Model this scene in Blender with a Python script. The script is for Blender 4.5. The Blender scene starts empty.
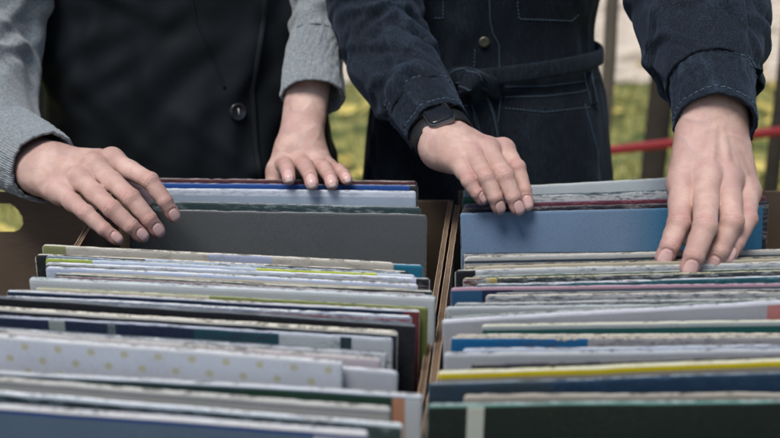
import bpy, bmesh, math, random
import numpy as np
from mathutils import Vector, Matrix, noise
from mathutils.bvhtree import BVHTree
random.seed(4)
SC = bpy.context.scene
COL = SC.collection
TH = math.radians(18.0)
CT, ST = math.cos(TH), math.sin(TH)
CAMZ = 1.33
F = 1083.0

def P(px, py, d):
    """world point seen at photo pixel (px,py) at distance d along the view axis"""
    x = (px - 390.0) / F * d
    yc = -(py - 219.0) / F * d
    return Vector((x, d * CT + yc * ST, CAMZ - d * ST + yc * CT))

# ------------------------------------------------------------------ helpers
def mesh_obj(name, verts, faces, mat=None, parent=None, smooth=True, mats=None, fmat=None):
    me = bpy.data.meshes.new(name)
    me.from_pydata([tuple(v) for v in verts], [], [tuple(f) for f in faces])
    me.update()
    if mats:
        for m in mats: me.materials.append(m)
        if fmat is not None: me.polygons.foreach_set('material_index', fmat)
    elif mat: me.materials.append(mat)
    me.polygons.foreach_set('use_smooth', [smooth] * len(me.polygons))
    o = bpy.data.objects.new(name, me)
    COL.objects.link(o)
    if parent: o.parent = parent
    return o

def empty(name, loc, label, cat, group=None):
    o = bpy.data.objects.new(name, None); COL.objects.link(o)
    o.location = loc; o.empty_display_size = .05
    o['label'] = label; o['category'] = cat
    if group: o['group'] = group
    return o

class MB:
    def __init__(s): s.v = []; s.f = []; s.m = []
    def add(s, v, f, mi=0):
        n = len(s.v); s.v += [tuple(p) for p in v]; s.f += [tuple(i + n for i in q) for q in f]; s.m += [mi] * len(f)
    def box(s, c, size, M=None, mi=0):
        v = []
        for z in (-1, 1):
            for y in (-1, 1):
                for x in (-1, 1):
                    p = Vector((x * size[0] / 2, y * size[1] / 2, z * size[2] / 2))
                    if M: p = M @ p
                    v.append(p + Vector(c))
        s.add(v, [(0, 2, 3, 1), (4, 5, 7, 6), (0, 1, 5, 4), (2, 6, 7, 3), (0, 4, 6, 2), (1, 3, 7, 5)], mi)
    def tube(s, pts, r, n=8, flat=None, up=None, closed=False, mi=0):
        """round or flat swept tube; r radius or list; flat=(thick ratio)"""
        pts = [Vector(p) for p in pts]; N = len(pts)
        rr = r if isinstance(r, (list, tuple)) else [r] * N
        base = len(s.v); u = None
        for i, p in enumerate(pts):
            if closed: t = (pts[(i + 1) % N] - pts[i - 1]).normalized()
            else: t = (pts[min(i + 1, N - 1)] - pts[max(i - 1, 0)]).normalized()
            ref = Vector(up) if up is not None else (u if u else (Vector((0, 0, 1)) if abs(t.z) < .9 else Vector((0, 1, 0))))
            u = (ref - t * ref.dot(t)).normalized(); w = t.cross(u)
            for k in range(n):
                a = 2 * math.pi * k / n
                s.v.append(tuple(p + u * math.cos(a) * rr[i] + w * math.sin(a) * rr[i] * (flat or 1)))
        for i in range(N if closed else N - 1):
            j = (i + 1) % N
            for k in range(n):
                k2 = (k + 1) % n
                s.f.append((base + i * n + k, base + i * n + k2, base + j * n + k2, base + j * n + k)); s.m.append(mi)
        if not closed:
            s.f.append(tuple(base + k for k in range(n))[::-1]); s.m.append(mi)
            s.f.append(tuple(base + (N - 1) * n + k for k in range(n))); s.m.append(mi)
    def build(s, name, mat=None, parent=None, smooth=False, mats=None):
        return mesh_obj(name, s.v, s.f, mat, parent, smooth, mats, s.m if mats else None)

def catmull(pts, n):
    pts = [np.array(p, float) for p in pts]
    P_ = [2 * pts[0] - pts[1]] + pts + [2 * pts[-1] - pts[-2]]
    out = []
    segs = len(pts) - 1
    for i in range(n):
        t = i / (n - 1) * segs; k = min(int(t), segs - 1); u = t - k
        a, b, c, d = P_[k:k + 4]
        out.append(.5 * (2 * b + (c - a) * u + (2 * a - 5 * b + 4 * c - d) * u * u + (-a + 3 * b - 3 * c + d) * u ** 3))
    return out

# ------------------------------------------------------------------ materials
class NT:
    def __init__(s, name):
        s.mat = bpy.data.materials.new(name); s.mat.use_nodes = True
        s.t = s.mat.node_tree; s.n = s.t.nodes; s.l = s.t.links
        s.b = s.n['Principled BSDF']
    def new(s, t, **kw):
        n = s.n.new(t)
        for k, v in kw.items(): setattr(n, k, v)
        return n
    def link(s, a, b): s.l.new(a, b)
    def val(s, sock, v):
        if hasattr(v, 'links'): s.l.new(v, sock)
        else: sock.default_value = v
    def math(s, op, a, b=0.0, clamp=False):
        n = s.new('ShaderNodeMath', operation=op, use_clamp=clamp)
        s.val(n.inputs[0], a); s.val(n.inputs[1], b); return n.outputs[0]
    def mix(s, f, a, b):
        n = s.new('ShaderNodeMix', data_type='RGBA')
        s.val(n.inputs[0], f)
        for k, v in ((6, a), (7, b)):
            if isinstance(v, (tuple, list)): v = tuple(v)[:3] + (1,)
            s.val(n.inputs[k], v)
        return n.outputs[2]
    def noise(s, vec, scale, detail=3, rough=.55):
        n = s.new('ShaderNodeTexNoise'); n.inputs['Scale'].default_value = scale
        n.inputs['Detail'].default_value = detail; n.inputs['Roughness'].default_value = rough
        if vec is not None: s.link(vec, n.inputs['Vector'])
        return n.outputs['Fac']
    def ss(s, v, a, b):
        n = s.new('ShaderNodeMapRange', interpolation_type='SMOOTHSTEP')
        s.val(n.inputs['Value'], v); n.inputs['From Min'].default_value = a; n.inputs['From Max'].default_value = b
        return n.outputs['Result']
    def mapping(s, vec, scale=(1, 1, 1), loc=(0, 0, 0), rot=(0, 0, 0)):
        n = s.new('ShaderNodeMapping'); s.link(vec, n.inputs['Vector'])
        n.inputs['Scale'].default_value = scale; n.inputs['Location'].default_value = loc; n.inputs['Rotation'].default_value = rot
        return n.outputs['Vector']
    def obj(s): return s.new('ShaderNodeTexCoord').outputs['Object']
    def bump(s, h, strength=.5, dist=.001):
        n = s.new('ShaderNodeBump'); s.link(h, n.inputs['Height']); n.inputs['Strength'].default_value = strength
        n.inputs['Distance'].default_value = dist; s.link(n.outputs['Normal'], s.b.inputs['Normal'])
    def base(s, c): s.val(s.b.inputs['Base Color'], tuple(c)[:3] + (1,) if isinstance(c, (tuple, list)) else c)
    def rough(s, v): s.val(s.b.inputs['Roughness'], v)

def srgb(r, g, b, k=1.0):
    def f(c):
        c /= 255.; return (c / 12.92 if c < .04045 else ((c + .055) / 1.055) ** 2.4) * k
    return (f(r), f(g), f(b))

def simple(name, c, rough=.6, var=.15, scale=60, bump=.0, bs=400, bd=.0005, sheen=0, spec=.5, metal=0):
    m = NT(name); o = m.obj()
    n = m.noise(o, scale, 4)
    m.base(m.mix(n, tuple(x * (1 - var) for x in c), tuple(min(1, x * (1 + var)) for x in c)))
    m.rough(rough); m.b.inputs['Specular IOR Level'].default_value = spec; m.b.inputs['Metallic'].default_value = metal
    if sheen: m.b.inputs['Sheen Weight'].default_value = sheen; m.b.inputs['Sheen Roughness'].default_value = .5
    if bump: m.bump(m.noise(o, bs, 3), bump, bd)
    return m.mat

def mat_skin():
    m = NT('skin'); o = m.obj()
    at = lambda n: (lambda a: a.outputs['Fac'])(m.new('ShaderNodeAttribute', attribute_name=n))
    flush, nail = at('flush'), at('nail'); cre = at('crease')
    n1 = m.noise(o, 45, 4); n2 = m.noise(o, 260, 3); n3 = m.noise(o, 18, 3)
    c = m.mix(m.ss(n1, .35, .68), (.51, .315, .26), (.67, .455, .38))
    c = m.mix(m.math('MULTIPLY', m.ss(n3, .45, .7), .6), c, (.52, .31, .29))
    c = m.mix(m.math('MULTIPLY', n2, .25), c, (.44, .30, .28))
    n5 = m.noise(o, 110, 4, .7); c = m.mix(m.math('MULTIPLY', m.ss(n5, .52, .72), .35), c, (.50, .26, .22)); c = m.mix(m.math('MULTIPLY', at('vein'), .20), c, (.33, .30, .33))
    c = m.mix(m.math('MULTIPLY', flush, .55), c, (.52, .235, .215))
    c = m.mix(m.math('MULTIPLY', cre, .38), c, (.27, .13, .12))
    c = m.mix(nail, c, (.66, .43, .40)); c = m.mix(at('ntip'), c, (.78, .66, .60))
    m.base(c)
    m.rough(m.math('SUBTRACT', .50, m.math('MULTIPLY', nail, .30)))
    m.b.inputs['Subsurface Weight'].default_value = .18
    m.b.inputs['Subsurface Radius'].default_value = (1.0, .35, .2); m.b.inputs['Subsurface Scale'].default_value = .004
    m.b.inputs['Specular IOR Level'].default_value = .4
    v = m.new('ShaderNodeTexVoronoi', feature='DISTANCE_TO_EDGE'); v.inputs['Scale'].default_value = 900
    m.link(o, v.inputs['Vector'])
    h = m.math('ADD', m.math('MULTIPLY', m.ss(v.outputs['Distance'], 0, .25), .35), m.noise(o, 350, 4))
    h = m.math('MULTIPLY', h, m.math('SUBTRACT', 1.0, nail))
    m.bump(h, .45, .0006)
    return m.mat

def mat_denim(name, c0=(.0030, .0050, .0086), c1=(.046, .074, .112)):
    m = NT(name); o = m.obj()
    w = m.new('ShaderNodeTexWave', wave_type='BANDS', bands_direction='DIAGONAL'); w.inputs['Scale'].default_value = 260
    w.inputs['Distortion'].default_value = 2.5; w.inputs['Detail'].default_value = 2
    m.link(o, w.inputs['Vector'])
    slub = m.noise(m.mapping(o, (620, 620, 90)), 1, 2)
    big = m.noise(o, 14, 4); mid = m.noise(o, 90, 3)
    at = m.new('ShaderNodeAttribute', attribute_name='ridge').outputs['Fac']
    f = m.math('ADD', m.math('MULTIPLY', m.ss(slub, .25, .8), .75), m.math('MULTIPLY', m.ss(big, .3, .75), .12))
    f = m.math('ADD', f, m.math('MULTIPLY', at, .42))  # fold ridges lightened: twill wear plus highlights painted into the colour
    f = m.math('MULTIPLY', f, m.math('ADD', .72, m.math('MULTIPLY', mid, .5)))
    f = m.math('POWER', m.math('MULTIPLY', f, .86, True), 1.7)
    m.base(m.mix(f, c0, c1)); m.rough(.85)
    m.b.inputs['Sheen Weight'].default_value = .10; m.b.inputs['Sheen Tint'].default_value = (.5, .65, 1, 1)
    m.b.inputs['Specular IOR Level'].default_value = .2
    m.bump(m.math('ADD', m.math('MULTIPLY', w.outputs['Fac'], .4), slub), .5, .0007)
    return m.mat

def mat_knit(name, ribs=False):
    m = NT(name); o = m.obj()
    sp = m.noise(o, 1500, 2); big = m.noise(o, 25, 3); md = m.noise(o, 300, 3)
    f = m.math('ADD', m.math('MULTIPLY', sp, .5), m.math('MULTIPLY', md, .5))
    c = m.mix(m.ss(f, .36, .66), (.15, .172, .192), (.35, .385, .405))
    c = m.mix(m.math('MULTIPLY', big, .3), c, (.23, .26, .285))
    m.base(c); m.rough(.95)
    m.b.inputs['Sheen Weight'].default_value = .4; m.b.inputs['Specular IOR Level'].default_value = .15
    m.bump(m.math('ADD', md, sp), .7, .0011)
    return m.mat

def mat_cardboard(name, k=1.0):
    m = NT(name); o = m.obj()
    st = m.noise(m.mapping(o, (60, 60, 900)), 1, 3); big = m.noise(o, 9, 4); fl = m.noise(o, 500, 2)
    c = m.mix(m.ss(big, .3, .7), (.18 * k, .125 * k, .083 * k), (.25 * k, .178 * k, .122 * k))
    c = m.mix(m.math('MULTIPLY', m.ss(st, .45, .7), .35), c, (.13 * k, .085 * k, .055 * k))
    c = m.mix(m.ss(fl, .68, .75), c, (.3 * k, .24 * k, .17 * k))
    m.base(c); m.rough(.85); m.bump(st, .3, .0006)
    return m.mat

M_SKIN = mat_skin()
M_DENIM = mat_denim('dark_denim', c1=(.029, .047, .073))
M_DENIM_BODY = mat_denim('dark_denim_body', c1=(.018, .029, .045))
M_DENIM_IN = simple('denim_inside', (.03, .04, .055), .9)
M_STITCH = simple('stitch_thread', (.075, .115, .17), .8)
M_KNIT = mat_knit('heather_knit')
M_VEST = simple('black_padded_nylon', (.0065, .009, .012), .62, .3, 12, .35, 900, .0004, spec=.2)
M_CARD = mat_cardboard('brown_cardboard', .62)
M_CARDEDGE = mat_cardboard('torn_cardboard_edge', 1.7)
M_WOOD = simple('weathered_fence_wood', (.035, .027, .022), .85, .4, 18, .5, 60, .003)
M_WOOD2 = simple('pale_grey_fence_wood', (.12, .10, .082), .85, .3, 18, .5, 60, .003)
M_TABLE = simple('table_laminate', (.25, .22, .19), .6)
M_METAL = simple('painted_steel', (.08, .08, .085), .4, metal=.8)
M_RED = simple('red_painted_rail', (.30, .022, .03), .45, .2, 20)

# ------------------------------------------------------------------ SDF bodies
def rc(Pt, a, b, ra, rb):
    """rounded cone distance"""
    a = np.array(a); b = np.array(b); ab = b - a; L2 = ab @ ab + 1e-12
    t = np.clip(((Pt - a) @ ab) / L2, 0, 1)
    q = Pt - a - t[:, None] * ab
    return np.sqrt((q * q).sum(1)) - (ra + (rb - ra) * t)

def smin(a, b, k):
    h = np.clip(.5 + .5 * (b - a) / k, 0, 1)
    return b + (a - b) * h - k * h * (1 - h)

def polygonise(fn, lo, hi, h, blk=8):
    lo = np.array(lo); n = np.ceil((np.array(hi) - lo) / h / blk).astype(int) + 1
    nb = n; N = nb * blk
    bi = np.stack(np.meshgrid(*[np.arange(k) for k in nb], indexing='ij'), -1).reshape(-1, 3)
    cen = lo + (bi * blk + blk / 2 - .5) * h
    dc = fn(cen)
    V = np.repeat(np.repeat(np.repeat(dc.reshape(nb), blk, 0), blk, 1), blk, 2).astype(np.float32)
    near = np.abs(dc) < blk * h * 1.05
    off = np.stack(np.meshgrid(*[np.arange(blk)] * 3, indexing='ij'), -1).reshape(-1, 3)
    idx = (bi[near][:, None, :] * blk + off[None]).reshape(-1, 3)
    for s in range(0, len(idx), 400000):
        q = idx[s:s + 400000]
        V[q[:, 0], q[:, 1], q[:, 2]] = fn(lo + q * h)
    inside = V < 0
    sm = np.zeros(tuple(np.array(V.shape) - 1), np.int8)
    for dx in (0, 1):
        for dy in (0, 1):
            for dz in (0, 1):
                sm += inside[dx:dx + sm.shape[0], dy:dy + sm.shape[1], dz:dz + sm.shape[2]]
    act = (sm > 0) & (sm < 8)
    cells = np.argwhere(act)
    vid = -np.ones(act.shape, np.int64); vid[act] = np.arange(len(cells))
    acc = np.zeros((len(cells), 3)); cnt = np.zeros(len(cells))
    corners = [(0, 0, 0), (1, 0, 0), (0, 1, 0), (1, 1, 0), (0, 0, 1), (1, 0, 1), (0, 1, 1), (1, 1, 1)]
    for i in range(8):
        for ax in range(3):
            if corners[i][ax]: continue
            c0 = np.array(corners[i]); c1 = c0.copy(); c1[ax] = 1
            a = V[tuple((cells + c0).T)]; b = V[tuple((cells + c1).T)]
            m = (a < 0) != (b < 0)
            t = np.where(m, a / np.where(m, a - b, 1), 0)
            acc[m] += (c0 + t[:, None] * (c1 - c0))[m]; cnt[m] += 1
    verts = lo + (cells + acc / cnt[:, None]) * h
    faces = []
    for ax in range(3):
        sl0 = [slice(None)] * 3; sl1 = [slice(None)] * 3
        sl0[ax] = slice(0, -1); sl1[ax] = slice(1, None)
        e = inside[tuple(sl0)] != inside[tuple(sl1)]
        ed = np.argwhere(e); o1, o2 = [(1, 2), (2, 0), (0, 1)][ax]
        ok = (ed[:, o1] > 0) & (ed[:, o2] > 0) & (ed[:, o1] < act.shape[o1]) & (ed[:, o2] < act.shape[o2])
        ed = ed[ok]
        q = []
        for s1, s2 in ((-1, -1), (0, -1), (0, 0), (-1, 0)):
            c = ed.copy(); c[:, o1] += s1; c[:, o2] += s2
            q.append(vid[tuple(c.T)])
        q = np.stack(q, 1); ins = inside[tuple(ed.T)]
        q = np.where(ins[:, None], q, q[:, ::-1])
        faces.append(q)
    return verts, np.concatenate(faces)

def grad(fn, p, e=.0004):
    g = np.stack([fn(p + np.eye(3)[i] * e) - fn(p - np.eye(3)[i] * e) for i in range(3)], 1)
    return g / (np.linalg.norm(g, axis=1)[:, None] + 1e-9)

def make_hand(W, Fa, chains, thumb, dorsal, rs=1.0, wristw=.013, voxel=.0008, fr=(.0205, .0235, .009)):
    """W wrist, Fa forearm end, chains: 4 fingers [MCP,PIP,DIP,TIP] index..pinky, thumb [CMC,MCP,IP,TIP]"""
    A = lambda p: np.array(p, float)
    W = A(W); Fa = A(Fa); ch = [[A(p) for p in c] for c in chains]; th = [A(p) for p in thumb]; D = A(dorsal); D /= np.linalg.norm(D)
    lat = ch[0][0] - ch[3][0]; lat /= np.linalg.norm(lat)
    fax = (Fa - W) / np.linalg.norm(Fa - W)
    fl = lat - fax * (lat @ fax); fl /= np.linalg.norm(fl)
    wl = lat
    rad = [(.0112, .0090, .0080, .0068), (.0115, .0093, .0082, .0070), (.0110, .0089, .0079, .0067), (.0100, .0080, .0071, .0060)]
    rad = [[r * rs for r in q] for q in rad]
    k_in = .010 * rs
    base = [W + wl * wristw * s * rs for s in (.95, .3, -.35, -.95)]
    def palm(p):
        d = None
        for i in range(4):
            m = ch[i][0] - D * .0035 * rs
            x = rc(p, base[i] - D * .002, m, .0165 * rs, .0125 * rs)
            d = x if d is None else smin(d, x, k_in)
        # thenar / hypothenar pads
        d = smin(d, rc(p, base[3] - D * .006 * rs, .35 * W + .65 * ch[3][0] - D * .012 * rs, .014 * rs, .011 * rs), .012)
        d = smin(d, rc(p, base[1] - D * .006 * rs, .35 * W + .65 * ch[1][0] - D * .012 * rs, .014 * rs, .011 * rs), .012)
        for s in (-1, 1):
            d = smin(d, rc(p, W + fl * s * wristw * .62 * rs, Fa + fl * s * fr[2] * rs, fr[0] * rs * .9, fr[1] * rs), .016)
        # ulnar head bump
        d = smin(d, rc(p, W - fl * wristw * rs + D * .009 * rs + fax * .012, W - fl * wristw * rs + D * .009 * rs + fax * .016, .011 * rs, .011 * rs), .008)
        # extensor tendons on the back of the hand
        for i in range(4):
            d = smin(d, rc(p, W * .7 + ch[i][0] * .3 + D * .0125 * rs, ch[i][0] + D * .0088 * rs, .0012, .0026), .005)
        # knuckle heads
        for i in range(4):
            d = smin(d, rc(p, ch[i][0] + D * .0022 * rs, ch[i][0] + D * .0022 * rs, rad[i][0] * 1.02, rad[i][0] * 1.02), .005)
        return d
    def finger(p, c, r):
        d = rc(p, c[0], c[1], r[0] * .93, r[1] * .97)
        d = smin(d, rc(p, c[1], c[2], r[1] * .98, r[2] * .98), .0012)
        d = smin(d, rc(p, c[2], c[3], r[2] * .98, r[3]), .0012)
        # fleshy waists and joints: small swelling at the joints
        q = c[1] + D * r[1] * .06; d = smin(d, rc(p, q, q, r[1] * 1.0, r[1] * 1.0), .002)
        m = (c[1] + c[2]) / 2 - D * r[1] * .22; d = smin(d, rc(p, m, m, r[2] * .93, r[2] * .93), .003)
        m = (c[0] + c[1]) / 2 - D * r[1] * .25
        d = smin(d, rc(p, m, m, r[1] * .93, r[1] * .93), .006)
        m = c[3] * .75 + c[2] * .25 - D * r[3] * .18
        d = smin(d, rc(p, m, m, r[3] * .98, r[3] * .98), .003)
        return d
    rt = [(.0150 * rs, .0115 * rs), (.0115 * rs, .0100 * rs), (.0098 * rs, .0082 * rs)]
    def fn(p):
        pa = palm(p)
        t = rc(p, th[0], th[1], *rt[0]); t = smin(t, rc(p, th[1], th[2], *rt[1]), .004); t = smin(t, rc(p, th[2], th[3], *rt[2]), .003)
        res = smin(pa, t, .012)
        for i in range(4):
            res = np.minimum(res, smin(pa, finger(p, ch[i], rad[i]), .007))
        return res
    allp = np.array([W, Fa] + sum(ch, []) + th)
    lo = allp.min(0) - .035; hi = allp.max(0) + .035
    v, f = polygonise(fn, lo, hi, voxel)
    g = grad(fn, v)
    # Newton step to the true surface
    v = v - g * fn(v)[:, None] * .9
    ntip = np.zeros(len(v)); flush = np.zeros(len(v)); nail = np.zeros(len(v)); crease = np.zeros(len(v)); disp = np.zeros(len(v))
    lo1 = np.array([noise.noise(Vector(p) * 300) for p in v])
    fd = np.stack([finger(v, ch[i], rad[i]) for i in range(4)], 1)
    tip_list = [(ch[i][2], ch[i][3], rad[i][3], ch[i], i) for i in range(4)] + [(th[2], th[3], .0078 * rs, None, 4)]
    for (a, b, r, c, i) in tip_list:
        own = (fd[:, i] < .002) & (fd[:, i] <= fd.min(1) + 1e-5) if i < 4 else ((rc(v, th[2], th[3], *rt[2]) < .002) & (fd.min(1) > .001))
        ax = (b - a) / np.linalg.norm(b - a)
        dn = D - ax * (D @ ax); dn /= np.linalg.norm(dn); u = np.cross(ax, dn)
        q = v - b
        x = q @ ax; y = q @ u; z = q @ dn
        # nail plate
        L = r * 1.22; Wn = r * .84; xc = -r * .08
        e = (np.abs((x - xc) / L) ** 2.6 + np.abs(y / Wn) ** 2.6) ** (1 / 2.6)
        on = own & (z > r * .12) & (x < r * 1.1)
        nail = np.maximum(nail, np.where(on, np.clip((1.0 - e) / .10, 0, 1), 0))
        ntip = np.maximum(ntip, np.where(on, np.clip((1.0 - e) / .10, 0, 1) * np.clip((x - xc - L * .62) / (L * .12), 0, 1), 0))
        crease = np.maximum(crease, np.where(on & (x < xc + L * .5), np.exp(-((e - 1.04) / .06) ** 2) * .8, 0)); disp += np.where(on, -.0007 * np.exp(-((e - 1.03) / .09) ** 2) + .0003 * (e < .94), 0)
        dist = np.linalg.norm(q, axis=1)
        flush = np.maximum(flush, np.where(own, np.exp(-(np.maximum(dist - r, 0) / .008) ** 2) * .8, 0))
        if c is not None:
            for j, (amp, wdt) in ((1, (1.0, .0052)), (2, (.8, .0036))):
                ax2 = (c[j + 1] - c[j - 1]); ax2 /= np.linalg.norm(ax2)
                d2 = D - ax2 * (D @ ax2); d2 /= np.linalg.norm(d2)
                q2 = v - c[j]; xx = q2 @ ax2; zz = q2 @ d2; yy = q2 @ np.cross(ax2, d2)
                msk = np.where(own & (zz > 0), np.exp(-(xx / wdt) ** 2) * np.clip(zz / (rad[i][j] * .6), 0, 1), 0)
                curv = xx + .0003 * np.sin(yy * 420 + i) - .0012 * (yy / rad[i][j]) ** 2 * np.sign(xx)
                w = np.clip(np.cos(curv / (wdt * .29) * math.pi + lo1 * 2.2) * 1.4 - .4, 0, 1) * msk * np.clip(.75 + lo1 * 1.6, .15, 1)
                crease = np.maximum(crease, w * amp); disp -= .0005 * amp * w
                disp += .0002 * amp * msk
                fm = np.exp(-(np.linalg.norm(q2 - d2 * rad[i][j] * .8, axis=1) / (rad[i][j] * .95)) ** 2) * own
                flush = np.maximum(flush, fm * .7 * amp)
    for i in range(4):
        q = v - ch[i][0]; flush = np.maximum(flush, np.exp(-(np.linalg.norm(q, axis=1) / .014) ** 2) * .35)
    back = np.clip((g @ D - .1) / .5, 0, 1) * np.clip((fd.min(1) - .001) / .006, 0, 1)
    S = Vector((float(W[0]) * 50, 0, 0))
    vn = np.array([1 - min(1, abs(noise.noise(Vector(p) * 42 + S)) * 4.5) for p in v])
    lo_ = np.array([noise.noise(Vector(p) * 160 + S) for p in v])
    disp += back * vn * .0005 + lo_ * .00018
    v = v + g * disp[:, None]
    return v, f, dict(vein=back * np.clip((vn - .55) / .45, 0, 1), ntip=ntip, flush=flush, nail=nail, crease=crease)

def body_mesh(name, parts, parent):
    """parts: list of (verts, faces, attrs) into one mesh"""
    V = []; Fc = []; at = dict(vein=[], ntip=[], flush=[], nail=[], crease=[]); n = 0
    for v, f, a in parts:
        V.append(v); Fc.append(f + n); n += len(v)
        for k in at: at[k].append(a[k] if a else np.zeros(len(v)))
    V = np.concatenate(V); Fc = np.concatenate(Fc)
    me = bpy.data.meshes.new(name)
    me.vertices.add(len(V)); me.vertices.foreach_set('co', V.astype(np.float32).ravel())
    me.loops.add(Fc.size); me.loops.foreach_set('vertex_index', Fc.astype(np.int32).ravel())
    me.polygons.add(len(Fc)); me.polygons.foreach_set('loop_start', np.arange(0, Fc.size, 4, dtype=np.int32))
    me.polygons.foreach_set('loop_total', np.full(len(Fc), 4, np.int32))
    me.update(calc_edges=True); me.validate()
    me.polygons.foreach_set('use_smooth', [True] * len(me.polygons))
    for k in at:
        a = me.attributes.new(k, 'FLOAT', 'POINT'); a.data.foreach_set('value', np.concatenate(at[k]).astype(np.float32))
    me.materials.append(M_SKIN)
    o = bpy.data.objects.new(name, me); COL.objects.link(o); o.parent = parent
    return o

def torso_body(cx, cy, wr, elbows, shoulders, wrists):
    A = lambda p: np.array(p, float)
    def fn(p):
        q = p.copy(); q[:, 1] = cy + (p[:, 1] - cy) * 1.45
        d = rc(q, A((cx, cy, .95)), A((cx, cy, 1.05)), wr * .95, wr * .84)
        d = smin(d, rc(q, A((cx, cy, 1.05)), A((cx, cy, 1.36)), wr * .84, wr * .95), .05) / 1.2
        d = smin(d, rc(p, A((cx, cy, 1.40)), A((cx, cy, 1.55)), .06, .055), .06)
        for s, e, w in zip(shoulders, elbows, wrists):
            d = smin(d, rc(p, A((cx, cy, 1.39)), A(s), .06, .052), .04)
            d = smin(d, rc(p, A(s), A(e), .040, .026), .03)
            d = smin(d, rc(p, A(e), A(e) * .6 + A(w) * .4, .026, .022), .01)
        for sx in (-1, 1):
            d = smin(d, rc(p, A((cx + sx * .075, cy, .93)), A((cx + sx * .08, cy + .01, .5)), .075, .055), .05)
            d = smin(d, rc(p, A((cx + sx * .08, cy + .01, .5)), A((cx + sx * .085, cy + .03, .08)), .052, .036), .03)
        return d
    v, f = polygonise(fn, (cx - .42, cy - .32, 0.0), (cx + .42, cy + .22, 1.66), .012)
    return v, f, None

# ------------------------------------------------------------------ swept cloth
def sweep(path, radii, nr, ns, disp=None, front=(0, -1, 0), rot=None):
    """path: points, radii: (a,b) per point; returns grid of points [nr+1][ns] and function"""
    C = catmull(path, nr + 1)
    C = np.array(C)
    R_ = np.array(catmull(radii, nr + 1))
    for rep in range(2):
        sl = np.concatenate([[0], np.cumsum(np.linalg.norm(np.diff(C, axis=0), axis=1))]); tt = np.linspace(0, sl[-1], nr + 1)
        C = np.stack([np.interp(tt, sl, C[:, q]) for q in range(3)], 1); R_ = np.stack([np.interp(tt, sl, R_[:, q]) for q in range(2)], 1)
        for _ in range(int(nr * nr / (60 if nr > 100 else 400))): C[1:-1] = (C[:-2] + 2 * C[1:-1] + C[2:]) / 4
    R = R_
    cl = np.concatenate([[0], np.cumsum(np.linalg.norm(np.diff(C, axis=0), axis=1))])
    DD = np.array([[disp(cl[i], 2 * math.pi * k / ns, i / nr) for k in range(ns)] for i in range(nr + 1)]) if disp else np.zeros((nr + 1, ns))
    if nr >= 100:
        for _ in range(5):
            DD = (np.roll(DD, 1, 1) + 2 * DD + np.roll(DD, -1, 1)) / 4
            DD[1:-1] = (DD[:-2] + 2 * DD[1:-1] + DD[2:]) / 4
    fr = np.array(front, float); grid = []; cumul = 0; ridge = []
    for i in range(nr + 1):
        t = C[min(i + 1, nr)] - C[max(i - 1, 0)]; t /= np.linalg.norm(t)
        n = fr - t * (fr @ t); n /= np.linalg.norm(n); w = np.cross(t, n)
        if i: cumul += np.linalg.norm(C[i] - C[i - 1])
        row = []; rr = []
        for k in range(ns):
            a = 2 * math.pi * k / ns
            dirv = n * math.cos(a) * R[i][1] + w * math.sin(a) * R[i][0]
            L = np.linalg.norm(dirv); d = DD[i, k]
            row.append(C[i] + dirv / L * (L + d)); rr.append(d)
        grid.append(row); ridge.append(rr)
    return grid, ridge

def grid_obj(name, grid, ridge, mat, parent, inner=0, cap0=False, inner_depth=12, thick=.0022):
    """closed tube from rings; at the last ring the cloth turns inwards so it has thickness"""
    ns = len(grid[0]); nr = len(grid)
    V = [p for r in grid for p in r]; Rg = [x for r in ridge for x in r]
    Fc = []
    for i in range(nr - 1):
        for k in range(ns):
            k2 = (k + 1) % ns
            Fc.append((i * ns + k, i * ns + k2, (i + 1) * ns + k2, (i + 1) * ns + k))
    if inner:
        cen = [sum(r) / ns for r in grid]
        last = nr - 1; base = len(V)
        steps = [(last, .35), (last, 1.0)] + [(last - j, 1.0) for j in range(1, inner_depth + 1)]
        prev = [last * ns + k for k in range(ns)]
        tdir = cen[last] - cen[last - 1]; tdir /= np.linalg.norm(tdir)
        for si, (j, fz) in enumerate(steps):
            cur = []
            for k in range(ns):
                p = np.array(grid[j][k]); q = cen[j] - p; q /= np.linalg.norm(q)
                pp = p + q * thick * fz + (tdir * thick * .5 if si == 0 else 0)
                V.append(pp); Rg.append(0); cur.append(len(V) - 1)
            for k in range(ns):
                k2 = (k + 1) % ns
                Fc.append((prev[k], prev[k2], cur[k2], cur[k]))
            prev = cur
    if cap0:
        V.append(sum(grid[0]) / ns); Rg.append(0); c = len(V) - 1
        for k in range(ns): Fc.append((c, (k + 1) % ns, k))
    o = mesh_obj(name, V, Fc, mat, parent)
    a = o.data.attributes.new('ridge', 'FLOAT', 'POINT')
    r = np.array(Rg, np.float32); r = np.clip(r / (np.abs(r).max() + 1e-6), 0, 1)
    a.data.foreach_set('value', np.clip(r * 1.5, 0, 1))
    bm = bmesh.new(); bm.from_mesh(o.data); bmesh.ops.recalc_face_normals(bm, faces=bm.faces); bm.to_mesh(o.data); bm.free()
    return o

def folds(seed, fs=14, fa=1.6, amp=.006, tw=1.5, fine=.0012, env=None):
    def f(s, a, t):
        c, sn = math.cos(a), math.sin(a)
        w = noise.noise(Vector((c * 1.3 + seed, sn * 1.3, s * 6))) * 1.1
        n1 = noise.noise(Vector((c * fa + seed * 3.1, sn * fa + 5, s * fs + tw * c + w * .9)))
        n2 = noise.noise(Vector((c * fa * 1.9 + seed * 1.7, sn * fa * 1.9 + 9, s * fs * 1.9 - tw * 1.3 * sn + w * 1.2)))
        g1 = 1.09 - 1.6 * math.sqrt(n1 * n1 + .004); g2 = 1.09 - 1.8 * math.sqrt(n2 * n2 + .004)
        r = (g1 * g1 * g1 - .45) * amp * 1.2 + (g2 * g2 - .5) * amp * .28 + n1 * amp * .6
        r += fine * noise.noise(Vector((c * 9, sn * 9 + seed, s * 90)))
        return r * (env(t) if env else 1)
    return f

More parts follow.
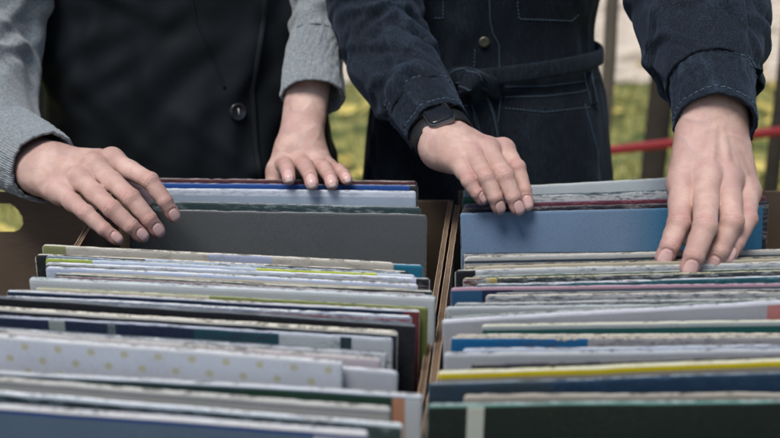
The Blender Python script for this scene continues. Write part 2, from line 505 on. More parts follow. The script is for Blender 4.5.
def wrinkles(seed, n, t0=.15, t1=.97, w=(.010, .022), la=(.4, 1.0), amp=(.002, .005), slope=.10, a_rng=(-2.2, 2.2), curve=.04):
    """soft curved creases across a swept cloth, each with its own place, reach and bend"""
    r = random.Random(seed); L_ = []
    for i in range(n):
        L_.append((r.uniform(t0, t1), r.uniform(*a_rng), r.uniform(-slope, slope), r.uniform(-curve, curve), r.uniform(*w), r.uniform(*la), r.uniform(*amp) * (1 if r.random() < .7 else -.8)))
    def f(s, a, t):
        q = 0
        for (tc, ac, sl, cu, ww, l, A) in L_:
            da = (a - ac + math.pi) % (2 * math.pi) - math.pi
            e = (t - tc - sl * da - cu * da * da) / ww
            if abs(e) < 3.5:
                q += A * (math.exp(-e * e) - .45 * math.exp(-(e - 1.7) ** 2)) * math.exp(-(da / l) ** 2)
        return q
    return f
def both(f, g): return lambda s, a, t: f(s, a, t) + g(s, a, t)

def bvh_of(objs):
    V = []; Fc = []
    for o in objs:
        n = len(V); V += [o.matrix_world @ v.co for v in o.data.vertices]
        Fc += [tuple(i + n for i in p.vertices) for p in o.data.polygons]
    return BVHTree.FromPolygons(V, Fc)
def hit(bvh, px, py, lift=.0):
    o = Vector((0, 0, CAMZ)); d = (P(px, py, 1) - o).normalized()
    h = bvh.ray_cast(o, d)
    return (h[0] - d * lift, h[1]) if h[0] is not None else (None, None)

def stitch(bvh, pix, parent, r=.0006, dash=None, name='stitching', lift=.0006, mat=None):
    pts = []
    for i in range(len(pix) - 1):
        (x0, y0), (x1, y1) = pix[i], pix[i + 1]; n = max(2, int(math.hypot(x1 - x0, y1 - y0) / 1.2))
        for k in range(n):
            h, _ = hit(bvh, x0 + (x1 - x0) * k / n, y0 + (y1 - y0) * k / n, lift)
            if h is not None: pts.append(h)
    m = MB()
    if dash:
        i = 0
        while i + 1 < len(pts):
            seg = pts[i:i + dash[0] + 1]
            if len(seg) > 1: m.tube(seg, r, 6)
            i += dash[0] + dash[1]
    elif len(pts) > 1: m.tube(pts, r, 6)
    if m.v: return m.build(name, mat or M_STITCH, parent, True)

#@@PEOPLE
# ------------------------------------------------------------------ person in hoodie and vest
pe1 = empty('person', (-.25, 1.39, 0), 'person in black vest over light grey hoodie, flicking through the left box', 'person')
pe2 = empty('person', (.13, 1.39, 0), 'person in dark belted denim jacket and black wristwatch, flicking through the right box', 'person')
inv1 = Matrix.Translation((.25, -1.39, 0)); inv2 = Matrix.Translation((-.13, -1.39, 0))
for pe, iv in ((pe1, inv1), (pe2, inv2)): pass

# hand 1 (viewer's left)
def lerp(a, b, t): return a + (b - a) * t
def chainpts(rows, ds): return [P(x, y, d) for (x, y), d in zip(rows, ds)]
W1 = P(46, 167, 1.105); E1 = P(-14, 76, 1.27)
M1 = P(-4, 140, 1.195); W1f = lerp(W1, M1, .95)
ch1 = [chainpts([(112, 160), (150, 181), (165, 201), (174, 216)], (1.085, 1.058, 1.056, 1.062)),
       chainpts([(95, 166), (131, 198), (149, 219), (158, 231)], (1.075, 1.038, 1.038, 1.044)),
       chainpts([(80, 179), (112, 209), (131, 226), (142, 236)], (1.066, 1.028, 1.028, 1.034)),
       chainpts([(60, 192), (86, 213), (104, 229), (117, 239)], (1.062, 1.030, 1.026, 1.030))]
th1 = chainpts([(66, 172), (98, 176), (128, 186), (147, 200)], (1.125, 1.125, 1.108, 1.098))
h1 = make_hand(W1, W1f, ch1, th1, (.10, -.72, .68), .98)
# hand 2
W2 = P(300, 150, 1.235); E2 = P(322, -20, 1.34)
W2f = W2 + (E2 - W2).normalized() * .12
ch2 = [chainpts([(284, 165), (286, 166), (288, 173), (289, 179)], (1.225, 1.180, 1.160, 1.152)),
       chainpts([(299, 163), (306, 167), (310, 176), (312, 184)], (1.222, 1.176, 1.154, 1.147)),
       chainpts([(315, 165), (325, 169), (330, 177), (332, 184)], (1.220, 1.178, 1.158, 1.150)),
       chainpts([(328, 169), (339, 171), (344, 175), (347, 180)], (1.218, 1.186, 1.172, 1.164))]
th2 = chainpts([(286, 162), (276, 172), (273, 186), (274, 198)], (1.235, 1.228, 1.222, 1.22))
h2 = make_hand(W2, W2f, ch2, th2, (-.05, -.45, .9), .96, fr=(.0200, .0205, .007))
S1r, S1l = Vector((-.43, 1.39, 1.40)), Vector((-.08, 1.39, 1.40))
tb1 = torso_body(-.25, 1.39, .150, [E1, E2], [S1r, S1l], [W1, W2])

# hand 3
W3 = P(449, 146, 1.125); E3 = P(374, 30, 1.29)
W3f = W3 + (E3 - W3).normalized() * .10
ch3 = [chainpts([(503, 150), (517, 168), (524, 190), (527, 205)], (1.110, 1.084, 1.076, 1.074)),
       chainpts([(488, 151), (505, 176), (513, 197), (518, 209)], (1.100, 1.064, 1.060, 1.062)),
       chainpts([(473, 155), (486, 177), (495, 197), (499, 208)], (1.096, 1.062, 1.060, 1.064)),
       chainpts([(459, 162), (469, 181), (477, 193), (482, 199)], (1.096, 1.068, 1.066, 1.068))]
th3 = chainpts([(470, 148), (493, 152), (512, 172), (522, 192)], (1.135, 1.14, 1.118, 1.10))
h3 = make_hand(W3, W3f, ch3, th3, (.05, -.72, .68), .97)
# hand 4
W4 = P(712, 116, 1.00); E4 = P(692, -6, 1.16)
W4f = W4 + (E4 - W4).normalized() * .08
ch4 = [chainpts([(683, 184), (679, 223), (670, 246), (664, 259)], (.968, .935, .930, .932)),
       chainpts([(707, 178), (705, 226), (694, 256), (689, 270)], (.962, .918, .912, .914)),
       chainpts([(727, 180), (732, 222), (720, 250), (711, 265)], (.966, .926, .926, .930)),
       chainpts([(746, 192), (747, 219), (736, 242), (727, 257)], (.975, .944, .932, .930))]
th4 = chainpts([(700, 150), (694, 186), (690, 214), (688, 236)], (1.000, .995, .975, .965))
h4 = make_hand(W4, W4f, ch4, th4, (0, -.80, .60), 1.12, wristw=.0120, fr=(.0185, .0215, .008))
S2r, S2l = Vector((-.04, 1.39, 1.40)), Vector((.31, 1.37, 1.40))
tb2 = torso_body(.13, 1.40, .140, [E3, E4], [S2r, S2l], [W3, W4])

def shift(part, loc):
    v, f, a = part; return (v - np.array(loc), f, a)
b1 = body_mesh('body', [shift(h1, pe1.location), shift(h2, pe1.location), shift(tb1, pe1.location)], pe1)
b2 = body_mesh('body', [shift(h3, pe2.location), shift(h4, pe2.location), shift(tb2, pe2.location)], pe2)

def fix(o, pe):
    """geometry was built in world coordinates; move it under its person"""
    o.data.transform(Matrix.Translation(-Vector(pe.location)))
    return o

def lerp(a, b, t): return a + (b - a) * t

# --- hoodie sleeves
def hoodie_sleeve(path, radii, seed, pe, cuffpath, cuffr, front):
    g, r = sweep(path, radii, 190, 140, both(folds(seed, 6, .8, .008, .8, .0008, env=lambda t: .35 + .65 * min(1, (1 - t) * 5)), wrinkles(seed + 5, 22, .2, .98, (.016, .034), (.5, 1.2), (.004, .009), .12)), front)
    s = fix(grid_obj('hoodie_sleeve', g, r, M_KNIT, pe, True, thick=.003), pe)
    nrib = 96
    cf = folds(seed + 7, 6, 1.0, .0016, 1)
    g, r = sweep(cuffpath, cuffr, 60, nrib * 5, lambda q, a, t: .0006 * math.cos(a * nrib) + cf(q, a, t) - .004 * (1 - t) ** 4, front)
    c = fix(grid_obj('ribbed_cuff', g, r, M_KNIT, s, True, inner_depth=40, thick=.0032), pe)
    return s
ax1 = (W1 - E1).normalized()
hoodie_sleeve([S1r + Vector((.03, 0, .03)), lerp(S1r, E1, .5) + Vector((-.01, 0, 0)), E1, lerp(E1, M1, .55) + Vector((-.012, 0, 0)), lerp(M1, W1, .18)],
              [(.075, .075), (.066, .066), (.058, .062), (.054, .056), (.044, .044)], 3, pe1,
              [M1 + Vector((0, .002, 0)), lerp(M1, W1, .5), W1 + Vector((-.001, 0, 0))],
              [(.047, .045), (.043, .041), (.0375, .036)], (0, -1, .3))
ax2 = (W2 - E2).normalized()
hoodie_sleeve([S1l + Vector((-.03, 0, .03)), lerp(S1l, E2, .5), E2 + Vector((.004, 0, 0)), lerp(E2, W2, .20) + Vector((.006, 0, 0)), lerp(E2, W2, .38) + Vector((.006, .0, 0))],
              [(.07, .07), (.055, .055), (.040, .046), (.037, .042), (.034, .037)], 11, pe1,
              [lerp(E2, W2, .30) + Vector((.006, 0, 0)), lerp(E2, W2, .50) + Vector((.003, 0, 0)), lerp(E2, W2, .70) + Vector((.007, 0, -.002))],
              [(.034, .037), (.034, .037), (.037, .043)], (0, -1, .3))

# --- vest: torso shell, placket, lower panels
def vest_disp(s, a, t):
    c, sn = math.cos(a), math.sin(a)
    q = .004 * noise.noise(Vector((c * 3, sn * 3, s * 7 + sn * 2)))
    n1 = noise.noise(Vector((sn * 1.6 + s * 3.5, c * .5 + 3, s * 5 - sn * 3.2)))
    q += (1 - abs(n1) * 1.7) ** 3 * .012
    n2 = noise.noise(Vector((sn * 5.0 - s * 9, c + 8, s * 5 + sn * 3)))
    q += (1 - abs(n2) * 1.8) ** 3 * .005
    return q
cx = -.272
vw = wrinkles(77, 34, .15, .95, (.010, .024), (.25, .8), (.0025, .006), .30, (-1.4, 1.4), .12)
g, r = sweep([(cx, 1.40, 1.47), (cx, 1.40, 1.38), (cx, 1.40, 1.22), (cx - .004, 1.39, 1.10), (cx + .002, 1.39, .98), (cx + .004, 1.39, .78)],
             [(.08, .07), (.170, .10), (.181, .118), (.184, .120), (.187, .125), (.187, .13)], 200, 220, both(vest_disp, vw))
vest = fix(grid_obj('vest', g, r, M_VEST, pe1, True, thick=.006, inner_depth=6), pe1)
bpy.context.view_layer.update()
bv1 = bvh_of([vest])
# overlapping front placket edge, quilting seam and button
def seam_strip(bvh, pix, parent, w, name, mat, lift=.002):
    m = MB(); pts = []
    for i in range(len(pix) - 1):
        for k in range(10):
            x = pix[i][0] + (pix[i + 1][0] - pix[i][0]) * k / 10; y = pix[i][1] + (pix[i + 1][1] - pix[i][1]) * k / 10
            h, _ = hit(bvh, x, y, lift)
            if h is not None: pts.append(h)
    m.tube(pts, w, 8, flat=.28, up=(1, 0, 0)); return m.build(name, mat, parent, True)
seam_strip(bv1, [(268, -30), (262, 30), (252, 90), (256, 150), (262, 190)], vest, .004, 'placket', M_VEST, .001)
seam_strip(bv1, [(186, -30), (196, 20), (214, 60), (226, 92)], vest, .0018, 'lapel_seam', M_VEST, .0006)
for o in vest.children: fix(o, pe1)
M_BUTTON = simple('dark_horn_button', (.018, .02, .024), .25, .4, 80)
hp, hn = hit(bv1, 238, 112, .002)
m = MB(); mz = hn.to_track_quat('Z', 'Y').to_matrix()
def lathe(m, prof, M3, c, n=32, mi=0):
    vs = []; 
    for r_, z_ in prof:
        for k in range(n):
            a = 2 * math.pi * k / n; vs.append(M3 @ Vector((r_ * math.cos(a), r_ * math.sin(a), z_)) + Vector(c))
    fs = [(i * n + k, i * n + (k + 1) % n, (i + 1) * n + (k + 1) % n, (i + 1) * n + k) for i in range(len(prof) - 1) for k in range(n)]
    m.add(vs, fs, mi)
lathe(m, [(.0001, -.002), (.0105, -.001), (.0110, .0008), (.0102, .0022), (.0088, .0024), (.0076, .0014), (.0001, .0012)], mz, hp)
bt = fix(m.build('button', M_BUTTON, vest, True), pe1)
m = MB(); m.tube([hp + mz @ Vector((0, -.0045, .0022)), hp + mz @ Vector((0, 0, .0034)), hp + mz @ Vector((0, .0045, .0022))], .0008, 6)
fix(m.build('button_thread', simple('pale_thread', (.4, .4, .42)), bt, True), pe1)
# dark trousers of person one
M_TRO = simple('black_trousers', (.012, .013, .016), .8)
g0 = []
for s in (-1, 1):
    g, r = sweep([(cx + s * .08, 1.39, .84), (cx + s * .083, 1.395, .5), (cx + s * .088, 1.42, .06)], [(.095, .11), (.072, .078), (.055, .06)], 60, 60, folds(20 + s, 9, 1.2, .006))
    fix(grid_obj('trouser_leg', g, r, M_TRO, pe1, True, cap0=True), pe1)
def shoes(pe, x0):
    for s in (-1, 1):
        m = MB()
        prof = []
        for i in range(13):
            t = i / 12; y = 1.49 - t * .27; w = .036 + .012 * math.sin(t * math.pi); hgt = .085 * (1 - t) ** .7 + .03
            prof.append((y, w * (1 if t < .9 else .7), hgt))
        vs = []; n = 16
        for y, w, hh in prof:
            for k in range(n):
                a = 2 * math.pi * k / n; vs.append((x0 + s * .088 + w * math.cos(a), y, hh / 2 + hh / 2 * math.sin(a)))
        fs = [(i * n + k, i * n + (k + 1) % n, (i + 1) * n + (k + 1) % n, (i + 1) * n + k) for i in range(12) for k in range(n)]
        fs += [tuple(range(n)), tuple(12 * n + k for k in range(n))]
        m.add(vs, fs); fix(m.build('shoe', M_TRO, pe, True), pe)
shoes(pe1, cx); shoes(pe2, .13)

# --- denim jacket of person two
cx = .128
def jk_disp(s, a, t):
    c, sn = math.cos(a), math.sin(a)
    q = .005 * noise.noise(Vector((c * 2.5 + 4, sn * 2.5, s * 6)))
    env = math.exp(-((s - .37) / .045) ** 2)      # gathers at the belt
    q += env * .0022 * math.sin(a * 34 + 2 * noise.noise(Vector((a * 2, s * 10, 0)))) - env * .006
    n1 = noise.noise(Vector((sn * 3.4 + 2, c * 3.4, s * 5 + c * 1.5)))
    q += (1 - min(1, abs(n1) * 4)) ** 2 * .0045
    return q
jw = wrinkles(91, 40, .10, .8, (.006, .014), (.15, .5), (.0015, .0038), .35, (-1.5, 1.5), .15)
g, r = sweep([(cx, 1.41, 1.47), (cx, 1.41, 1.40), (cx, 1.41, 1.24), (cx, 1.41, 1.125), (cx + .002, 1.41, .98), (cx + .004, 1.41, .62)],
             [(.07, .06), (.140, .10), (.150, .118), (.138, .112), (.163, .125), (.185, .14)], 210, 240, both(jk_disp, jw))
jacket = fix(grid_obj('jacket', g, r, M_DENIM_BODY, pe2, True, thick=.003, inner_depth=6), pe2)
def jk_sleeve(path, radii, seed, front, cpath, cradii, amp, fs=11):
    g, r = sweep(path, radii, 230, 180, both(folds(seed, 5, .8, amp * .8, .8, .0006, env=lambda t: .3 + .7 * min(1, (1 - t) * 7)), wrinkles(seed + 9, 46, .25, .985, (.009, .020), (.45, 1.3), (.0035, .0085) if seed == 31 else (.003, .0068), .12, curve=.06)), front)
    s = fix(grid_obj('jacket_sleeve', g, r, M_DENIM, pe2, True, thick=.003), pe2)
    cf = folds(seed + 2, 9, 1.1, .0018, 1)
    def cd(q, a, t):
        seam = -.0007 * (math.exp(-((t - .16) / .03) ** 2) + math.exp(-((t - .9) / .025) ** 2))
        return cf(q, a, t) + seam + .0005 * math.sin(a * 60) * math.exp(-((t - .06) / .08) ** 2)
    g, r = sweep(cpath, cradii, 50, 150, cd, front)
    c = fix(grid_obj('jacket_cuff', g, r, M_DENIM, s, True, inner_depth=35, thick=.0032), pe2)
    # two rows of stitching following the cuff
    for t in (.10, .22, .90):
        i = int(t * 50); m = MB(); ring = [Vector(p) for p in g[i]]; cc = sum(ring, Vector()) / len(ring)
        ring = [p + (p - cc).normalized() * .0005 for p in ring]
        k = 0
        while k < len(ring) - 2: m.tube(ring[k:k + 4], .0005, 5); k += 4
        fix(m.build('cuff_stitching', M_STITCH, c, True), pe2)
    return s, c
ax4 = (W4 - E4).normalized()
s4, c4 = jk_sleeve([S2l + Vector((-.03, 0, .03)), lerp(S2l, E4, .55) + Vector((.01, .0, 0)), E4 + Vector((-.006, 0, 0)), lerp(E4, W4, .35) + Vector((.004, 0, 0)), lerp(E4, W4, .78) + Vector((.004, 0, 0))],
                   [(.085, .085), (.078, .076), (.068, .070), (.060, .062), (.043, .045)], 31, (0, -1, .2),
                   [lerp(E4, W4, .70) + Vector((.004, 0, 0)), lerp(E4, W4, .88) + Vector((.003, 0, 0)), W4 + ax4 * .016 + Vector((.001, 0, .001))],
                   [(.042, .044), (.038, .039), (.0365, .0360)], .012, 8)
ax3 = (W3 - E3).normalized()
s3, c3 = jk_sleeve([S2r + Vector((.03, 0, .03)), lerp(S2r, E3, .5) + Vector((0, -.01, 0)), E3, lerp(E3, W3, .38) + Vector((-.006, 0, -.002)), lerp(E3, W3, .70)],
                   [(.082, .082), (.066, .068), (.052, .058), (.046, .050), (.037, .040)], 47, (0, -1, .2),
                   [lerp(E3, W3, .62), lerp(E3, W3, .76), W3 - ax3 * .031],
                   [(.039, .041), (.036, .037), (.034, .035)], .010)
bpy.context.view_layer.update()
bvj = bvh_of([jacket])
# placket stitch, pocket stitch, belt
for pix, dd in (([(489, -20), (490, 20), (493, 34), (499, 44), (500, 86)], None),
                ([(443, -20), (443, 18), (432, 18)], (2, 1)), ([(516, -20), (519, 19), (572, 21), (580, 14)], (2, 1)), ([(475, 50), (473, 84)], (2, 1)),
                ([(501, 96), (497, 130), (492, 190)], None), ([(505, 108), (545, 112), (600, 106)], (2, 1)), ([(585, 104), (598, 150), (600, 190)], None)):
    o = stitch(bvj, pix, jacket, .00045, dd)
    if o: fix(o, pe2)
M_BRASS = simple('aged_brass', (.17, .155, .13), .45, .3, 200, metal=.8)
for (x, y) in ((484, 42), (486, 105)):
    hp, hn = hit(bvj, x, y, .001); m = MB(); mz = hn.to_track_quat('Z', 'Y').to_matrix()
    lathe(m, [(.0001, -.001), (.0062, -.001), (.0068, .0010), (.0058, .0022), (.0038, .0016), (.0001, .0019)], mz, hp)
    fix(m.build('jacket_button', M_BRASS, jacket, True), pe2)
# belt loop round the waist: flat ribbon swept round an ellipse
def ribbon(m, pts, width, thick, nrm=None, wob=0):
    """flat cloth band with rounded edges; pts list, nrm outward normals"""
    N = len(pts); prof = []
    for k in range(16):
        a = 2 * math.pi * k / 16
        prof.append((math.copysign(abs(math.cos(a)) ** .5, math.cos(a)) * width / 2, math.copysign(abs(math.sin(a)) ** .7, math.sin(a)) * thick / 2))
    base = len(m.v)
    for i, p in enumerate(pts):
        t = (pts[min(i + 1, N - 1)] - pts[max(i - 1, 0)]).normalized()
        n = nrm[i]; n = (n - t * n.dot(t)).normalized(); w = t.cross(n)
        for u, v in prof: m.v.append(tuple(p + w * u + n * v))
    for i in range(N - 1):
        for k in range(16):
            m.f.append((base + i * 16 + k, base + i * 16 + (k + 1) % 16, base + (i + 1) * 16 + (k + 1) % 16, base + (i + 1) * 16 + k)); m.m.append(0)
    m.f.append(tuple(base + k for k in range(16))); m.m.append(0); m.f.append(tuple(base + (N - 1) * 16 + k for k in range(16))); m.m.append(0)
def pixpath(pix, ds, n=40):
    pts = catmull([tuple(P(x, y, d)) for (x, y), d in zip(pix, ds)], n); return [Vector(p) for p in pts]
mb = MB(); pts = []; nr = []
for i in range(121):
    a = math.pi * 2 * i / 120
    x = cx + .146 * math.sin(a); y = 1.41 - .124 * math.cos(a)
    z = 1.094 + .009 * math.sin(a) - .002 * math.cos(a) + .002 * math.sin(3 * a)
    pts.append(Vector((x, y, z))); nr.append(Vector((math.sin(a), -math.cos(a), .10)))
ribbon(mb, pts, .021, .005, nr)
belt = fix(mb.build('belt', M_DENIM, pe2, True), pe2)
bpy.context.view_layer.update()
bvb = bvh_of([jacket, belt]); fh = lambda x, y, l: hit(bvb, x, y, l)[0]
for dy in (-1, 1):
    o = stitch(bvb, [(505, 92 + dy * 5), (545, 91 + dy * 5), (580, 87 + dy * 5), (598, 82 + dy * 5)], belt, .00045, name='belt_stitching')
    if o: fix(o, pe2)
def belt_piece(pix, lifts, width, name, tw=0):
    p = [fh(x, y, l) for (x, y), l in zip(pix, lifts)]
    p = [q for q in p if q is not None]
    pts = [Vector(q) for q in catmull([tuple(q) for q in p], 30)]
    nr = [Vector((.15 * math.sin(i * .2 + tw), -1, .25)) for i in range(30)]
    m = MB(); ribbon(m, pts, width, .004, nr); o = fix(m.build(name, M_DENIM, belt, True), pe2)
    m = MB()
    for s in (-1, 1):
        q = [pts[i] + (pts[min(i + 1, 29)] - pts[max(i - 1, 0)]).normalized().cross(nr[i].normalized()) * s * width * .40 + nr[i].normalized() * .0022 for i in range(30)]
        m.tube(q, .00045, 5)
    fix(m.build('belt_stitching', M_STITCH, o, True), pe2)
belt_piece([(500, 92), (484, 82), (468, 76), (452, 78), (443, 90), (450, 101), (466, 98), (482, 92)], [.006, .014, .018, .018, .016, .014, .012, .010], .022, 'belt_loop')
belt_piece([(474, 90), (480, 104), (486, 120), (490, 142), (488, 160)], [.014, .014, .012, .010, .008], .026, 'belt_tail', 1)
belt_piece([(468, 88), (466, 104), (468, 122), (474, 138)], [.010, .012, .012, .008], .022, 'belt_tail', 2)
belt_piece([(462, 78), (476, 84), (482, 98)], [.022, .026, .014], .028, 'belt_knot', 3)
belt_piece([(588, 72), (590, 84), (594, 104)], [.004, .007, .004], .011, 'belt_carrier', 3)

# --- wristwatch on person two's right wrist
M_WB = simple('black_rubber_strap', (.012, .013, .015), .5)
M_WG = simple('dark_watch_glass', (.006, .007, .009), .08)
M_WS = simple('grey_watch_case', (.20, .205, .22), .3, metal=.85)
wc = W3 - ax3 * .022; dn = Vector((-.28, -.10, .97)); dn = (dn - ax3 * dn.dot(ax3)).normalized(); lt = ax3.cross(dn)
m = MB(); n = 60; prof = [(-.011, 0), (-.010, .0012), (.010, .0012), (.011, 0), (.010, -.0012), (-.010, -.0012)]
for i in range(n):
    a = 2 * math.pi * i / n; rad = dn * math.cos(a) * .0245 + lt * math.sin(a) * .0315
    u = rad.normalized()
    for s, h in prof: m.v.append(tuple(wc + rad + u * h + ax3 * s))
for i in range(n):
    for k in range(6):
        m.f.append((i * 6 + k, i * 6 + (k + 1) % 6, ((i + 1) % n) * 6 + (k + 1) % 6, ((i + 1) % n) * 6 + k)); m.m.append(0)
wat = fix(m.build('wristwatch', M_WB, pe2, True), pe2)
def rbox(m, c, X, Y, Z, sx, sy, sz, r, bev, ns=6):
    ring = []
    for q, (a0, cxs, cys) in enumerate(((0, 1, 1), (90, -1, 1), (180, -1, -1), (270, 1, -1))):
        for k in range(ns + 1):
            a = math.radians(a0 + 90 * k / ns); ring.append((cxs * (sx / 2 - r) + r * math.cos(a), cys * (sy / 2 - r) + r * math.sin(a)))
    N = len(ring); lv = [(-sz / 2, 1 - bev / sx * 2), (-sz / 2 + bev, 1), (sz / 2 - bev, 1), (sz / 2 - bev * .3, 1 - bev / sx), (sz / 2, 1 - bev / sx * 2.4)]
    vs = [Vector(c) + X * x * s + Y * y * s + Z * z for z, s in lv for x, y in ring]
    fs = [(i * N + k, i * N + (k + 1) % N, (i + 1) * N + (k + 1) % N, (i + 1) * N + k) for i in range(4) for k in range(N)]
    fs += [tuple(range(N))[::-1], tuple(4 * N + k for k in range(N))]
    m.add(vs, fs)
m = MB(); rbox(m, wc + dn * .0255, lt, ax3, dn, .029, .033, .0085, .007, .002); ca = fix(m.build('watch_case', M_WS, wat, True), pe2)
m = MB(); rbox(m, wc + dn * .0302, lt, ax3, dn, .0276, .0316, .0026, .0065, .0012); fix(m.build('watch_screen', M_WG, ca, True), pe2)
#@@END_PEOPLE

# ------------------------------------------------------------------ record sleeves
CREAM = (.68, .63, .53); WHITE = (.76, .78, .79); LBLUE = (.38, .45, .58); GREY = (.40, .41, .42); BLACK = (.018, .02, .024)
NAVY = (.018, .028, .06); TEAL = (.02, .16, .26); DGREEN = (.018, .035, .033); OLIVE = (.28, .32, .08); PINK = (.42, .20, .24)

def mat_sleeve(seed, face, segs=None, bands=None, edge=CREAM, wear=.5, mottle=None, mot=.0, dots=False, w=.315, h=.313, gloss=.42, soft=0.0):
    """printed card: face colour, vertical patches (fraction of width), bands (mm from the top), worn rim, mottled print"""
    m = NT('printed_card'); o = m.obj(); sp = m.new('ShaderNodeSeparateXYZ'); m.link(o, sp.inputs[0]); x, y, z = sp.outputs
    off = m.mapping(o, loc=(seed * 1.37, seed * .71, seed * .33))
    dep = m.math('MULTIPLY', m.math('SUBTRACT', h, z), 1000.0)          # mm below the top edge
    u = m.math('DIVIDE', m.math('ADD', x, w / 2), w)
    col = m.mix(m.noise(off, 30, 3), tuple(c * .88 for c in face), tuple(min(1, c * 1.12) for c in face))
    for (a, b, c) in segs or []:
        f = m.math('MULTIPLY', m.ss(u, a - soft, a + soft + .0005), m.math('SUBTRACT', 1.0, m.ss(u, b - .0005, b + .0005))); col = m.mix(f, col, c)
    wob = m.math('MULTIPLY', m.math('SUBTRACT', m.noise(m.mapping(off, (18, 18, 1)), 1, 2), .5), 1.6)
    dw = m.math('ADD', dep, wob)
    for (a, b, c) in bands or []:
        f = m.math('MULTIPLY', m.ss(dw, a - .25, a + .25), m.math('SUBTRACT', 1.0, m.ss(dw, b - .25, b + .25))); col = m.mix(f, col, c)
    if mot:
        n = m.noise(m.mapping(off, (85, 85, 380)), 1, 5, .75); n2 = m.noise(m.mapping(off, (28, 28, 60)), 1, 2)
        f = m.math('MULTIPLY', m.ss(n, .47, .60), m.math('MULTIPLY', m.ss(n2, .5 - mot * .25, .66 - mot * .25), .75)); col = m.mix(f, col, mottle)
    if dots:
        best = None
        for o1 in (0.0, .5):
            fu = m.math('MULTIPLY', m.math('SUBTRACT', m.math('FRACT', m.math('ADD', m.math('DIVIDE', x, .0235), o1 + 10.1)), .5), 23.5)
            fv = m.math('MULTIPLY', m.math('SUBTRACT', m.math('FRACT', m.math('ADD', m.math('DIVIDE', dep, 20.0), o1 + .13)), .5), 20.0)
            d = m.math('SQRT', m.math('ADD', m.math('MULTIPLY', fu, fu), m.math('MULTIPLY', fv, fv)))
            best = d if best is None else m.math('MINIMUM', best, d)
        col = m.mix(m.math('SUBTRACT', 1.0, m.ss(best, 2.2, 3.4)), col, (.56, .54, .38))
        col = m.mix(m.math('SUBTRACT', 1.0, m.ss(best, .8, 1.6)), col, (.52, .52, .46))
    # rubbed corners and rim
    ends = m.math('MULTIPLY', m.math('SUBTRACT', w / 2, m.math('ABSOLUTE', x)), 1000.0)
    rim = m.math('MINIMUM', dep, ends)
    q1 = 30 + (seed * 37 % 11) * 14; q2 = 8 + (seed * 23 % 7) * 5
    nz = m.noise(m.mapping(off, (q1, q1, 300)), 1, 6, .8); nl = m.noise(m.mapping(off, (q2, q2, q2)), 1, 4, .7)
    reach = m.math('MULTIPLY', m.math('ADD', m.math('MULTIPLY', nz, 1.1), m.math('MULTIPLY', m.ss(nl, .5, .72), 2.0)), wear * .8)
    wf = m.math('SUBTRACT', 1.0, m.ss(m.math('SUBTRACT', rim, reach), -.15, .25))
    dirt = m.mix(m.math('MULTIPLY', m.ss(nz, .46, .58), m.ss(nl, .38, .55)), edge, tuple(c * .35 for c in edge))
    col = m.mix(wf, col, dirt)
    # scuffs
    sc = m.noise(m.mapping(off, (30, 30, 420)), 1, 3, .6)
    col = m.mix(m.math('MULTIPLY', m.ss(sc, .70, .76), .16), col, edge)
    gr = m.noise(m.mapping(off, (900, 900, 900)), 1, 2)
    col = m.mix(m.math('MULTIPLY', m.ss(gr, .5, .75), .05), col, (.6, .6, .6)); col = m.mix(m.math('MULTIPLY', m.ss(gr, .5, .25), .22), col, (.01, .01, .01))
    m.base(col); m.rough(m.mix(wf, (gloss,) * 3, (.9,) * 3)); m.b.inputs['Specular IOR Level'].default_value = .4
    m.bump(m.noise(off, 220, 3), .12, .0006)
    return m.mat

M_INNER = simple('paper_inner_sleeve', (.50, .50, .49), .8, .12, 40)
M_INNER2 = simple('yellowed_inner_sleeve', (.42, .37, .28), .8, .12, 40)

def sleeve_mesh(name, w, h, t, rcn, mat, parent, seed, wav=.0012, z0=0, nick=.0007):
    rnd = random.Random(seed)
    half = w / 2; xs = []
    for q in (0, .0003, .0008, .0016, .003, .005): xs += [-half + q, half - q]
    n = 70
    for i in range(1, n): xs.append(-half + .005 + (w - .01) * i / n)
    xs = sorted(xs); zs = [0, .05, .12, .2, .25, .28, .295, .305]
    zs = [z for z in zs if z < h - .012] + [h - .010, h - .006, h - .003, h - .0012, h - .0005, h]
    def top(x):
        e = half - abs(x)
        c = 0 if e >= rcn else rcn - math.sqrt(max(0, rcn * rcn - (rcn - e) ** 2))
        nk = nick * abs(noise.noise(Vector((x * 55, seed * 3.3, 0)))) + nick * 1.6 * max(0, noise.noise(Vector((x * 160, seed * 1.3, 4))) - .25)
        return c + nk
    V = []; Fc = []; nx, nz = len(xs), len(zs)
    for side in (-1, 1):
        for x in xs:
            tp = top(x)
            for z in zs:
                zz = z - tp * (max(0, z - (h - .015)) / .015)
                e = min(half - abs(x), h - z, z + .001)
                th = t / 2 * (1 if e > .0012 else .55 + .45 * max(0, e) / .0012)
                yb = wav * noise.noise(Vector((x * 9, seed * .9, z * 6))) * (z / h) ** 2 + wav * .35 * noise.noise(Vector((x * 40, seed * .3, z * 20))) * (z / h) ** 4
                V.append((x, yb + side * th, zz + z0))
    idx = lambda s, i, j: s * nx * nz + i * nz + j
    for i in range(nx - 1):
        for j in range(nz - 1):
            Fc.append((idx(0, i, j), idx(0, i + 1, j), idx(0, i + 1, j + 1), idx(0, i, j + 1)))
            Fc.append((idx(1, i, j), idx(1, i, j + 1), idx(1, i + 1, j + 1), idx(1, i + 1, j)))
        for j in (0, nz - 1):
            q = (idx(0, i, j), idx(1, i, j), idx(1, i + 1, j), idx(0, i + 1, j)); Fc.append(q if j == 0 else q[::-1])
    for j in range(nz - 1):
        for i in (0, nx - 1):
            q = (idx(0, i, j), idx(0, i, j + 1), idx(1, i, j + 1), idx(1, i, j)); Fc.append(q if i == 0 else q[::-1])
    return mesh_obj(name, V, Fc, mat, parent)

